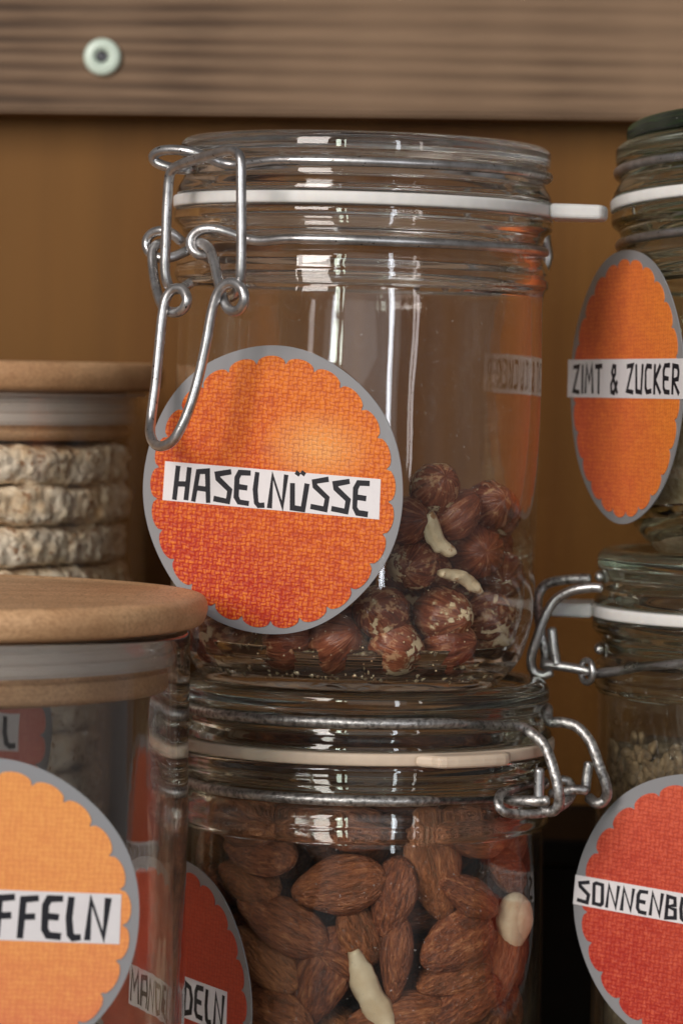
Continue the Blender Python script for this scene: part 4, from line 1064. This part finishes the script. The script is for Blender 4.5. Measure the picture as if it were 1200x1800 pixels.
(1.345,-3.382,6.09,0.199,0.316,0.894,-0.246,1.31,0.734,0.423),
(2.845,-1.792,4.867,0.338,-0.453,0.736,-0.373,1.075,0.641,0.426),
(0.853,1.854,5.484,0.078,0.65,-0.754,-0.042,1.054,0.635,0.39),
(-4,0.591,8.459,0.683,0.204,-0.404,-0.574,1.235,0.706,0.421),
(-1.129,-3.997,6.623,0.518,0.688,-0.442,0.252,1.167,0.716,0.426),
(2.489,-1.495,5.64,0.681,-0.284,-0.04,0.674,1.183,0.741,0.415),
(4.019,0.777,6.27,0.628,0.416,-0.373,-0.542,1.259,0.696,0.475),
(-3.317,-2.055,6.138,0.317,0.006,0.772,0.55,1.161,0.738,0.469),
(3.967,-1.157,6.914,0.327,-0.578,0.604,-0.44,1.152,0.645,0.448),
(1.807,1.383,6.063,0.803,-0.123,-0.246,0.529,1.278,0.724,0.431),
(-0.34,4.149,6.496,0.481,-0.59,-0.563,-0.322,1.043,0.662,0.36),
(-2.737,-0.92,5.723,0.978,0.119,0.067,0.16,1.182,0.751,0.399),
(-0.196,-2.902,5.979,0.549,-0.165,-0.376,-0.728,1.179,0.703,0.47),
(2.946,-0.699,6.339,0.85,-0.147,0.024,0.504,1.285,0.721,0.453),
(-2.784,2.703,5.65,0.546,0.079,0.107,-0.828,1.122,0.675,0.368),
(2.973,-2.652,7.518,0.13,0.875,0.436,-0.169,1.119,0.632,0.448),
(0.494,3.759,6.806,0.398,-0.713,-0.551,-0.172,1.131,0.648,0.416),
(-2.468,1.068,5.956,0.792,-0.008,0.275,0.544,1.315,0.74,0.513),
(-4.112,-0.674,7.849,0.319,-0.609,0.501,-0.525,1.052,0.634,0.399),
(1.181,-2.296,6.032,0.938,-0.304,-0.015,-0.167,1.112,0.629,0.38),
(3.77,1.702,7.529,0.591,0.273,-0.757,0.054,1.072,0.61,0.402),
(-0.519,2.879,5.861,0.073,-0.388,-0.917,-0.052,1.193,0.693,0.485),
(-3.425,1.772,6.828,0.161,-0.326,-0.004,-0.932,1.113,0.698,0.434),
(-1.577,-2.637,6.133,0.227,-0.909,-0.34,-0.078,1.303,0.789,0.484),
(1.529,3.125,7.005,0.654,0.16,-0.073,0.736,1.309,0.734,0.524),
(-2.023,1.838,6.409,0.032,-0.368,-0.322,-0.872,1.057,0.658,0.373),
(-3.783,-0.677,6.641,0.789,0.177,0.318,0.495,1.205,0.728,0.444),
(2.607,-2.628,6.652,0.129,0.846,0.518,-0.027,1.09,0.658,0.444),
(0.59,2.469,6.312,0.139,-0.116,-0.973,-0.141,1.139,0.64,0.38),
(-1.969,2.931,6.364,0.013,0.041,-0.028,-0.999,1.102,0.611,0.36),
(-1.48,-3.798,8.304,0.018,0.348,0.477,0.807,1.249,0.692,0.496),
(3.007,1.163,6.63,0.314,-0.617,0.71,0.127,1.111,0.686,0.437),
(-0.857,1.861,6.558,0.258,0.224,0.037,0.939,1.306,0.772,0.486),
(-3.405,0.19,7.2,0.407,-0.532,0.196,-0.716,1.1,0.652,0.372),
(0.717,-3.76,8.829,0.261,0.861,0.437,0.018,1.067,0.615,0.375),
(-0.731,3.372,7.074,0.176,-0.303,0.933,-0.084,1.044,0.58,0.339),
(-2.804,-0.897,6.799,0.33,0.332,-0.827,-0.313,1.247,0.736,0.48),
(-1.106,-3.229,7.096,0.949,-0.266,-0.06,-0.162,1.196,0.68,0.421),
(0.169,-2.594,6.999,0.182,-0.651,0.72,-0.156,1.071,0.674,0.394),
(3.076,-1.126,7.424,0.344,0.789,0.502,0.077,1.209,0.751,0.478),
(-2.553,2.872,7.223,0.06,0.121,-0.937,-0.323,1.28,0.719,0.44),
(-2.02,-0.686,7.428,0.018,-0.629,0.74,0.237,1.103,0.638,0.411),
(1.288,-2.98,6.952,0.243,-0.126,0.958,-0.082,1.164,0.721,0.464),
(2.344,1.107,7.289,0.919,0.272,-0.23,-0.169,1.246,0.755,0.418),
(1.575,0.993,8.646,0.426,-0.868,0.238,-0.091,1.178,0.657,0.463),
(-0.14,2.17,7.163,0.6,-0.124,0.136,-0.778,1.13,0.634,0.421),
(-3.24,1.951,7.769,0.019,-0.862,0.316,0.396,1.114,0.707,0.414),
(1.403,-1.841,7.476,0.922,-0.137,0.063,0.356,1.117,0.672,0.423),
(3.811,0.478,7.352,0.223,0.427,0.136,-0.866,1.194,0.667,0.457),
(0.928,2.212,7.493,0.123,-0.709,0.673,0.171,1.178,0.694,0.382),
(-2.392,2.308,8.616,0.118,0.9,-0.414,0.069,1.311,0.732,0.495),
(-2.015,0.501,6.917,0.187,0.858,-0.462,-0.126,1.155,0.644,0.435),
(-2.519,-3.283,7.683,0.544,-0.704,0.456,0.001,1.08,0.69,0.44),
(3.734,-0.49,8.22,0.393,-0.294,0.188,0.851,1.184,0.659,0.456),
(0.563,3.65,8.117,0.789,-0.119,-0.188,-0.573,1.101,0.687,0.399),
(0.219,1.837,8.302,0.246,-0.488,-0.832,0.09,1.254,0.772,0.404),
(-2.96,0.623,8.081,0.73,-0.315,0.596,-0.11,1.3,0.813,0.452),
(0.217,-3.975,7.899,0.337,0.819,0.353,-0.301,1.169,0.738,0.392),
(1.36,0.739,7.45,0.833,-0.116,-0.306,0.447,1.135,0.686,0.379),
(-0.704,2.988,8.017,0.7,-0.711,0.068,0.001,1.192,0.664,0.467),
(-1.104,0.634,7.449,0.013,-0.829,0.559,0.021,1.223,0.744,0.4),
(-1.957,-2.445,7.323,0.103,0.856,-0.438,0.256,1.06,0.657,0.36),
(-0.005,-2.727,7.885,0.116,0.821,-0.533,0.169,1.165,0.67,0.426),
(3.73,0.885,8.835,0.136,0.661,-0.708,-0.207,1.234,0.788,0.416),
(0.18,0.825,7.42,0.206,-0.694,-0.687,0.063,1.105,0.626,0.423),
(-3.19,-0.864,8.28,0.738,0.276,0.591,0.175,1.125,0.675,0.404),
(-1.33,-2.258,8.209,0.254,-0.525,-0.737,0.343,1.261,0.736,0.456),
(2.226,-2.522,8.28,0.173,0.636,0.709,-0.251,1.039,0.596,0.386),
(1.774,-0.928,7.949,0.339,0.836,-0.421,-0.091,1.197,0.729,0.474),
(2.13,3.014,7.937,0.274,-0.682,0.655,0.175,1.308,0.755,0.427),
(-0.97,-0.302,8.121,0.083,0.221,-0.963,-0.127,1.243,0.762,0.472),
(-2.596,-1.739,7.729,0.309,-0.416,0.854,-0.045,1.179,0.721,0.415),
(-0.454,-3.249,8.798,0.791,-0.053,0.098,0.601,1.274,0.706,0.496),
(0.42,0.093,8.465,0.914,0.113,0.3,0.249,1.262,0.767,0.461),
(2.787,0.864,8.229,0.903,0.186,-0.094,-0.377,1.144,0.673,0.377),
(-2.03,1.098,8.25,0.454,0.043,0.295,0.84,1.135,0.72,0.455),
(-0.944,-1.293,8.732,0.271,0.08,0.055,0.958,1.217,0.692,0.441),
(1.325,-3.302,8.041,0.18,0.919,-0.217,0.275,1.149,0.646,0.438),
(-0.007,-1.249,7.971,0.187,0.033,0.127,-0.973,1.083,0.667,0.418),
(3.125,2.272,8.163,0.38,0.761,-0.056,0.523,1.129,0.691,0.443),
(-0.889,1.552,8.161,0.758,-0.381,0.089,-0.521,1.307,0.83,0.457),
(1.217,-2.699,9.021,0.042,0.119,-0.568,-0.813,1.061,0.671,0.377),
(0.795,-1.626,8.54,0.189,-0.63,-0.748,-0.086,1.297,0.729,0.416),
(2.438,-1.746,8.832,0.122,-0.54,-0.778,0.298,1.142,0.663,0.46),
(2.423,-0.196,8.126,0.634,-0.073,0.61,0.471,1.257,0.79,0.45),
(1.545,2.298,8.369,0.029,0.763,0.597,0.244,1.141,0.691,0.436),
(-2.052,2.196,7.596,0.245,-0.658,-0.706,-0.092,1.09,0.657,0.381),
(-2.385,-1.81,8.683,0.104,-0.866,-0.438,-0.22,1.051,0.586,0.385)]

def blob(name, seg, rings, fn):
    v = []; f = []
    v.append(fn(Vector((0, 0, 1))))
    for i in range(1, rings):
        th = math.pi*i/rings
        for j in range(seg):
            ph = 2*math.pi*j/seg
            v.append(fn(Vector((math.sin(th)*math.cos(ph), math.sin(th)*math.sin(ph), math.cos(th)))))
    v.append(fn(Vector((0, 0, -1)))); last = len(v)-1
    for j in range(seg): f.append((0, 1+j, 1+(j+1) % seg))
    for i in range(rings-2):
        for j in range(seg):
            a = 1+i*seg+j; b = 1+i*seg+(j+1) % seg; f.append((a, a+seg, b+seg, b))
    for j in range(seg):
        a = 1+(rings-2)*seg; f.append((a+(j+1) % seg, a+j, last))
    return mesh(name, v, f)
def hazel_mesh(seed):
    def fn(d):
        s = Vector((seed*3.1, seed, 0))
        r = 1+.09*noise.noise(d*1.3+s)+.035*noise.noise(d*4+s)
        z = d.z
        # flattened scar at the bottom, blunt tip on top, faint ribs
        an = math.atan2(d.y, d.x)
        r += (.014*math.cos(an*9+seed)+.010*math.cos(an*5+seed*2))*(1-z*z)
        zz = z*1.03
        if z > .75: zz += (z-.75)*.35
        if z < -.8: zz = -.824+(z+.8)*.3
        k = r
        return (d.x*k*6.95*MM, d.y*k*6.7*MM, zz*k*7.3*MM)
    return blob('hazelnut', 28, 20, fn)
def almond_mesh(seed):
    def fn(d):
        s = Vector((seed*2.3, seed*1.7, 3))
        # d.x along the nut
        x = d.x; yz = math.sqrt(max(1e-9, 1-x*x))
        t = x
        prof = yz**.86*(1-.26*t) if t > 0 else yz*(1-.04*t*t)
        if t > .8: prof *= 1-.5*(t-.8)
        an = math.atan2(d.z*1.0, d.y)
        rib = .03*math.cos(an*17+seed+2*x)
        r = 1+.05*noise.noise(d*1.5+s)+rib
        xx = x*11.9+(1.3*max(0, t-.72)/.28 if t > .72 else 0)
        return (xx*1.04*MM, (d.y/yz if yz > 1e-4 else 0)*prof*7.7*r*MM, (d.z/yz if yz > 1e-4 else 0)*prof*4.3*r*MM)
    v = []; f = []; seg, rings = 28, 20
    v.append(fn(Vector((1, 0, 0))))
    for i in range(1, rings):
        th = math.pi*i/rings
        for j in range(seg):
            ph = 2*math.pi*j/seg
            v.append(fn(Vector((math.cos(th), math.sin(th)*math.cos(ph), math.sin(th)*math.sin(ph)))))
    v.append(fn(Vector((-1, 0, 0)))); last = len(v)-1
    for j in range(seg): f.append((0, 1+j, 1+(j+1) % seg))
    for i in range(rings-2):
        for j in range(seg):
            a = 1+i*seg+j; b = 1+i*seg+(j+1) % seg; f.append((a, a+seg, b+seg, b))
    for j in range(seg):
        a = 1+(rings-2)*seg; f.append((a+(j+1) % seg, a+j, last))
    return mesh('almond', v, f)
HM = [hazel_mesh(s) for s in range(6)]
for m_ in HM: m_.materials.append(M_haz)
HMB = [m_.copy() for m_ in HM]
for m_ in HMB: m_.materials.clear(); m_.materials.append(M_haz_bare)
AM = [almond_mesh(s) for s in range(6)]
for m_ in AM: m_.materials.append(M_alm)
def put(name, me, M, label, cat, group=None):
    o = bpy.data.objects.new(name, me); scene.collection.objects.link(o); o.matrix_world = M
    return tag(o, label, cat, group)
for m_ in HM+HMB+AM: m_.polygons.foreach_set('use_smooth', [True]*len(m_.polygons))

# individually placed hazelnuts seen through the front of jar 1: px, py, size, tilt axis angles, peeling?, label
FRONT_H = [
 (763, 858, 1.00, (65, 0, 20), 1, 'hazelnut with a cream nick, topmost of the pile beside the card'),
 (716, 916, .95, (80, 30, 10), 0, 'plain reddish hazelnut at the right edge of the orange card, below the topmost nut'),
 (727, 992, 1.02, (100, 10, -30), 1, 'hazelnut with tan flaked skin left of the long pale sliver'),
 (668, 1076, 1.10, (70, -35, 10), 1, 'striped hazelnut with curling pale skin under the card, lower right'),
 (692, 1134, .98, (110, 25, 60), 1, 'small round glossy hazelnut on the jar floor under the striped one'),
 (588, 1136, 1.02, (60, 40, 0), 0, 'dark hazelnut on the jar floor below the middle of the card'),
 (776, 1080, 1.12, (95, 0, 45), 1, 'hazelnut with a large torn cream patch below the long sliver'),
 (786, 1138, 1.00, (75, 70, 0), 0, 'hazelnut on the jar floor below the torn one'),
 (797, 905, 1.00, (50, 15, 80), 0, 'hazelnut right of the curved pale chip'),
 (836, 968, 1.12, (88, -15, 30), 0, 'large dull hazelnut right of the curved pale chip'),
 (858, 890, 1.02, (70, 20, 10), 0, 'dark hazelnut at the top right of the pile'),
 (883, 1012, .95, (100, 0, 0), 0, 'reddish hazelnut against the right wall of the jar'),
 (852, 1082, 1.0, (60, 60, 30), 1, 'hazelnut with a pale scar near the lower right wall'),
 (505, 1140, 1.0, (80, 40, 30), 0, 'hazelnut on the jar floor under the card, left of the middle'),
 (395, 1120, 1.0, (80, 10, 70), 1, 'hazelnut peeking out below the left edge of the card'),
]
placed = []
for px, py, s, eu, peel, lab in FRONT_H:
    p = on_cyl(px, py, J1, (47.0-7.7*s)*MM)
    p.z = max(p.z, 7.6*MM+7.4*MM*s)
    placed.append(p)
    Mx = J1 @ Matrix.Translation(p) @ (Matrix.Rotation(R_(eu[2]), 4, 'Z') @ Matrix.Rotation(R_(eu[0]), 4, 'X') @ Matrix.Rotation(R_(eu[1]), 4, 'Y')) @ Matrix.Scale(s, 4)
    put('hazelnut', (HMB if peel else HM)[len(placed) % 6], Mx, lab, 'hazelnut')
GH = 'whole hazelnuts in the hazelnut jar'
for i, (x, y, z, qw, qx, qy, qz, a, b, c) in enumerate(HAZEL):
    p = Vector((x, y, z+.74))*.01
    if any((p-q).length < 12.6*MM for q in placed): continue
    r = math.hypot(p.x, p.y)
    if r < .026 and p.z < .045: continue
    if r > .0392: p.x *= .0392/r; p.y *= .0392/r
    o = put('hazelnut', (HMB if i % 6 == 0 else HM)[i % 6], J1 @ Matrix.Translation(p) @ Quaternion((qw, qx, qy, qz)).to_matrix().to_4x4() @ Matrix.Scale(a/.76, 4), 'brown hazelnut in the heap behind the front row of nuts', 'hazelnut', GH)

def chip(length, width, thick, bend, seed):
    n = 26; v = []; f = []
    for i in range(n+1):
        t = i/n; x = (t-.5)*length; w = width*(math.sin(math.pi*min(1, max(0, t*.92+.04)))**.5)*(1+.30*noise.noise(Vector((t*2.6, seed*3.3, 0))))
        y0 = bend*math.sin(math.pi*t)
        for k in range(10):
            a = 2*math.pi*k/10
            v.append((x*MM, (y0+w/2*math.cos(a)*(1+.16*noise.noise(Vector((t*3.5, math.cos(a)*1.3, math.sin(a)*1.3+seed)))))*MM, (thick/2*math.sin(a)*(1+.2*noise.noise(Vector((t*3, math.cos(a), math.sin(a)+seed+4)))))*MM))
    for i in range(n):
        for k in range(10): f.append((i*10+k, i*10+(k+1) % 10, (i+1)*10+(k+1) % 10, (i+1)*10+k))
    v = [(p[0]+.5*MM*noise.noise(Vector(p)*420), p[1]+.5*MM*noise.noise(Vector(p)*420+Vector((9, 0, 0))), p[2]+.5*MM*noise.noise(Vector(p)*420+Vector((0, 9, 0)))) for p in v]
    f.append(tuple(range(10))[::-1]); f.append(tuple(range(n*10, n*10+10)))
    return mesh('chip', v, f)
def put_chip(J, px, py, rho, ang, me, mat, name, label, cat):
    p = on_cyl(px, py, J, rho*MM); n = Vector((p.x, p.y, 0)).normalized(); tt = Vector((0, 0, 1)).cross(n); u = Vector((0, 0, 1))
    M = Matrix((tt, u, n)).transposed().to_4x4() @ Matrix.Rotation(R_(ang), 4, 'Z')
    o = link(name, me, mat); o.matrix_world = J @ Matrix.Translation(p) @ M; return tag(o, label, cat)
put_chip(J1, 775, 938, 45.8, -55, chip(13.5, 5.6, 2.8, -2.2, 1), M_kern, 'nut_chip', 'short curved cream nut chip standing against the glass', 'nut chip')
put_chip(J1, 808, 1024, 45.8, -20, chip(15, 4.4, 3.0, 1.4, 2), M_kern, 'nut_chip', 'long pale sliver of nut lying across the pile', 'nut chip')
# crumbs on the floor and on the glass
v = []; f = []; rn = random.Random(3)
for i in range(240):
    a = rn.uniform(0, 6.283); r = 44*math.sqrt(rn.uniform(.25, 1)); s = rn.choice((.25, .35, .5, .8, 1.1, 1.5)); z = 8+s*.4
    if i < 70:
        a = rn.uniform(-2.3, -.8); r = 46.3; z = rn.uniform(8, 34); s = rn.choice((.15, .25, .35))
    if i >= 70: a = rn.uniform(-2.7, -.4); r = rn.uniform(34, 43); z = 7.5+max(0, r-38)*.75+s*.4
    c = Vector((r*math.cos(a), r*math.sin(a), z)); b = len(v)
    for d in ((1, 0, 0), (-1, 0, 0), (0, 1, 0), (0, -1, 0), (0, 0, 1), (0, 0, -1)):
        v.append((c+Vector(d)*s*rn.uniform(.5, 1.1))*MM)
    for t in ((0, 2, 4), (2, 1, 4), (1, 3, 4), (3, 0, 4), (2, 0, 5), (1, 2, 5), (3, 1, 5), (0, 3, 5)): f.append(tuple(b+k for k in t))
cr = link('nut_crumbs', mesh('crumbs', v, f), M_kern); cr.matrix_world = J1; tag(cr, 'pale nut crumbs scattered on the floor of the hazelnut jar', None, None, 'stuff')

# almonds laid against the glass of jar 2: px, py, angle of the long axis in the picture, scale L,W, roll about the long axis, label
FRONT_A = [
 (600, 1555, 12, 1.0, 1.05, 8, 'big ridged almond lying flat just below the neck, centre of the jar'),
 (612, 1462, -6, 1.0, .8, 55, 'almond lying on its side right under the neck ledge'),
 (760, 1520, 105, 1.15, 1.1, 0, 'wide almond pointing down, right of the big flat one'),
 (690, 1573, 78, .85, .85, 35, 'reddish almond tucked between the flat one and the one pointing down'),
 (805, 1655, 20, 1.0, 1.15, 10, 'broad wrinkled almond in the right half'),
 (800, 1708, 15, 1.0, .9, 45, 'almond just beneath the broad wrinkled one'),
 (815, 1758, 22, 1.05, .9, 40, 'orange-brown almond near the bottom edge on the right'),
 (500, 1625, -20, 1.15, .95, 12, 'dark almond right of the red card, leaning down to the right'),
 (632, 1640, -65, .75, .85, 20, 'small almond in the middle with its tip up'),
 (696, 1680, 86, .95, .6, 60, 'narrow almond standing on edge in the middle'),
 (470, 1688, -32, 1.0, .85, 30, 'light brown almond beside the red card edge'),
 (565, 1715, 68, 1.15, 1.05, 10, 'smooth almond standing upright left of the pale one'),
 (480, 1790, -15, 1.1, 1.1, 0, 'almond cut by the bottom edge near the red card'),
 (460, 1497, -5, 1.0, .9, 30, 'almond high on the left below the neck'),
 (440, 1548, -12, .95, .8, 50, 'dark almond on the left above the red card'),
 (825, 1575, -25, .9, .75, 30, 'almond right of the one pointing down'),
 (890, 1530, -10, 1.05, .9, 25, 'shaded almond high on the right side'),
 (560, 1450, 3, 1.05, .8, 40, 'almond half hidden behind the neck ledge'),
 (430, 1445, -4, 1.1, .9, 20, 'almond lying at the neck on the left'),
 (830, 1465, -8, 1.1, .9, 20, 'almond lying at the neck on the right'),
 (600, 1687, -28, .8, .7, 60, 'thin brown almond end poking out above the pale one'),
 (880, 1690, 60, 1.0, .9, 20, 'shaded almond by the right wall below the pale one'),
 (700, 1790, 10, 1.1, 1.0, 20, 'almond cut by the bottom edge in the middle'),
 (890, 1765, -40, 1.0, .9, 15, 'dark almond low by the right wall'),
]
ap = []
def almond_at(px, py, ang, sl, sw, roll, label, me, rho=41.8, name='almond'):
    p = on_cyl(px, py, J2, rho*MM); n = Vector((p.x, p.y, 0)).normalized(); tt = Vector((0, 0, 1)).cross(n); u = Vector((0, 0, 1))
    M = Matrix((tt, u, n)).transposed().to_4x4() @ Matrix.Rotation(R_(ang+180), 4, 'Z') @ Matrix.Rotation(R_(roll), 4, 'X') @ Matrix.Diagonal((sl, sw, 1, 1))
    ap.append((p, sl)); return put(name, me, J2 @ Matrix.Translation(p) @ M, label, 'almond')
for i, (px, py, ang, sl, sw, roll, lab) in enumerate(FRONT_A): almond_at(px, py, ang, sl, sw, roll, lab, AM[i % 6], rho=42.2-1.2*(i % 3))
BL = almond_mesh(9); BL.materials.append(M_blan); BL.polygons.foreach_set('use_smooth', [True]*len(BL.polygons))
CLB = chip(24, 7.6, 6.0, 1.2, 4); CLB.materials.append(M_blan); CLB.polygons.foreach_set('use_smooth', [True]*len(CLB.polygons))
almond_at(655, 1742, -64, 1.0, 1.0, 0, 'pale skinned almond, narrow, near the bottom in the middle', CLB, 43.2, 'almond')
almond_at(903, 1618, 85, .62, .95, 10, 'pale round skinned almond by the right wall of the almond jar', BL, 44.5, 'almond')
GA = 'brown almonds in the almond jar'; deep = []
for i, (x, y, z, qw, qx, qy, qz, a, b, c) in enumerate(ALMOND):
    p = Vector((x, y, z+2.5))*.01
    Mx = Matrix.Translation(p) @ Quaternion((qw, qx, qy, qz)).to_matrix().to_4x4() @ Matrix.Diagonal((a/1.22, b/.74, c/.44, 1))
    ax = (Mx.to_3x3() @ Vector((1, 0, 0))).normalized()
    bad = False
    for q, sl in ap:
        d = p-q; al = (d-ax*max(-6*MM, min(6*MM, d.dot(ax)))).length
        if d.length < 12.5*MM: bad = True; break
    if bad: continue
    if z < 2.2: deep.append(Mx)
    put('almond', AM[i % 6], J2 @ Mx, 'ridged brown almond in the mass filling the almond jar', 'almond', GA)
bm = bmesh.new()
for Mx in deep[:50]:
    b = bmesh.new(); b.from_mesh(AM[0]); bmesh.ops.transform(b, matrix=Matrix.Translation((0, 0, -.0178)) @ Mx, verts=b.verts)
    tmp = bpy.data.meshes.new('t'); b.to_mesh(tmp); b.free(); bm.from_mesh(tmp); bpy.data.meshes.remove(tmp)
me = bpy.data.meshes.new('deep'); bm.to_mesh(me); bm.free()
d_ = link('bottom_almonds', me, M_alm); d_.matrix_world = J2; tag(d_, 'lowest layer of almonds on the floor of the almond jar', None, None, 'stuff')

# ------------------------------------------------------------------ rice cakes
def rice_cake(seed, Rr=66, H=12.9):
    seg, hz = 240, 7; v = []; f = []
    def disp(x, y, z):
        q = Vector((x, y, z))*.23+Vector((seed*7, 0, 0))
        d = noise.voronoi(q, distance_metric='DISTANCE', exponent=2.5)[0]
        return 3.6*(.45-d[0])+.7*noise.noise(q*3)+1.8*noise.noise(Vector((x, y, z))*.05+Vector((0, seed, 0)))
    rows = []
    rows.append([(r, H*.5-0.2, 1) for r in (0,)])
    prof = [(20, H/2), (45, H/2), (58, H/2), (63, H/2-.3), (65.5, H/2-1.6), (66, H/2-3.5), (66, 1.8), (66, 0), (66, -1.6), (66, -H/2+3.5), (65.5, -H/2+1.6), (63, -H/2+.3), (58, -H/2), (45, -H/2), (20, -H/2)]
    v.append((0, 0, H/2*MM)); 
    for (r, z) in prof:
        for s in range(seg):
            a = 2*math.pi*s/seg; x, y = r*math.cos(a), r*math.sin(a); d = disp(x, y, z)
            kr = d if r > 60 else 0; kz = 0
            if abs(z) > H/2-2: kz = (d*.45)*(1 if z > 0 else -1)-(.5 if z > 0 else -.5)
            v.append(((r+kr)*math.cos(a)*MM, (r+kr)*math.sin(a)*MM, (z+kz)*MM))
    v.append((0, 0, -H/2*MM)); last = len(v)-1
    for s in range(seg): f.append((0, 1+s, 1+(s+1) % seg))
    for i in range(len(prof)-1):
        for s in range(seg):
            a = 1+i*seg+s; b = 1+i*seg+(s+1) % seg; f.append((a, a+seg, b+seg, b))
    b0 = 1+(len(prof)-1)*seg
    for s in range(seg): f.append((b0+(s+1) % seg, b0+s, last))
    return mesh('rice_cake', v, f)
RM = [rice_cake(s) for s in range(4)]
for m_ in RM: m_.materials.append(M_rice)
words = ['topmost rice cake, just under the bamboo plug of the rear jar', 'second rice cake from the top in the rear jar', 'third rice cake from the top in the rear jar',
         'fourth rice cake from the top, at the rim of the foreground bamboo lid']
for k in range(16):
    zc = 204.0-k*12.35
    o = bpy.data.objects.new('rice_cake', RM[k % 4]); scene.collection.objects.link(o)
    RM[k % 4].polygons.foreach_set('use_smooth', [True]*len(RM[k % 4].polygons))
    o.matrix_world = JR @ Matrix.Translation((random.uniform(-1, 1)*MM, random.uniform(-1, .5)*MM, zc*MM)) @ Matrix.Rotation(random.uniform(0, 6.28), 4, 'Z') @ Matrix.Rotation(R_(random.uniform(-.5, .5)), 4, 'X')
    tag(o, words[k] if k < 4 else 'rice cake in the lower part of the stack, behind the foreground jar', 'rice cake', 'rice cakes stacked in the rear jar')

# ------------------------------------------------------------------ cinnamon sugar, sunflower kernels
def bulk(Rr, z0, z1, amp, seed, slope=0.0):
    seg, v, f = 96, [], []
    prof = [(0, z0)]+[(36, z0), (43, z0+4), (Rr, z0+14)]+[(Rr, z0+14+(z1-z0-14)*k/8) for k in range(1, 9)]+[(Rr-3, z1+.5), (Rr-14, z1+1), (Rr-28, z1+1.5), (0, z1+2)]
    rings = []
    for i, (r, z) in enumerate(prof):
        if r == 0: rings.append([len(v)]); v.append((0, 0, z*MM)); continue
        rg = []
        for s in range(seg):
            a = 2*math.pi*s/seg; x, y = r*math.cos(a), r*math.sin(a)
            d = amp*noise.noise(Vector((x, y, z))*.12+Vector((seed, 0, 0)))
            zz = z+(d*2+slope*x if i > 10 else 0)
            rg.append(len(v)); v.append(((r+min(0, d))*math.cos(a)*MM, (r+min(0, d))*math.sin(a)*MM, zz*MM))
        rings.append(rg)
    for A_, B_ in zip(rings, rings[1:]):
        for s in range(seg):
            t = (s+1) % seg
            if len(A_) == 1: f.append((A_[0], B_[t], B_[s]))
            elif len(B_) == 1: f.append((A_[s], A_[t], B_[0]))
            else: f.append((A_[s], A_[t], B_[t], B_[s]))
    return mesh('bulk', v, f)
sg = link('cinnamon_sugar', bulk(47.0, 7.2, 43, 1.0, 2, .32), M_sugar); sg.matrix_world = J4; tag(sg, 'pale brown cinnamon sugar in the bottom of the short jar', None, None, 'stuff')
sb = link('sunflower_seed_mass', bulk(46.2, 7.4, 128, 1.5, 5, 0), M_seedbed); sb.matrix_world = J3; tag(sb, 'dark packed mass of seeds filling the tall jar', None, None, 'stuff')
def seed_mesh():
    def fn(d): return (d.x*3.4*MM*(1-.25*max(0, d.x)), d.y*1.8*MM*(1-.35*d.x), d.z*1.1*MM)
    m_ = blob('sunflower_kernel', 10, 8, fn); m_.materials.append(M_seed); m_.polygons.foreach_set('use_smooth', [True]*len(m_.polygons)); return m_
SM = seed_mesh(); rn = random.Random(12)
for i in range(290):
    a = R_(rn.uniform(-96, 4)); z = 100+31*i/290+rn.uniform(-2, 2); r = rn.uniform(45.3, 46.2)
    if z > 129: r = rn.uniform(20, 45); z = rn.uniform(128.5, 132)
    n = Vector((math.sin(a), -math.cos(a), 0)); tt = Vector((0, 0, 1)).cross(n)
    M = Matrix((tt, Vector((0, 0, 1)), n)).transposed().to_4x4() @ Matrix.Rotation(rn.uniform(0, 6.28), 4, 'Z') @ Matrix.Rotation(rn.uniform(-.5, .5), 4, 'X')
    put('sunflower_kernel', SM, J3 @ Matrix.Translation((n*r+Vector((0, 0, z)))*MM) @ M, 'grey-brown sunflower kernel in the tall jar at the lower right', 'seed', 'sunflower kernels in the tall jar')
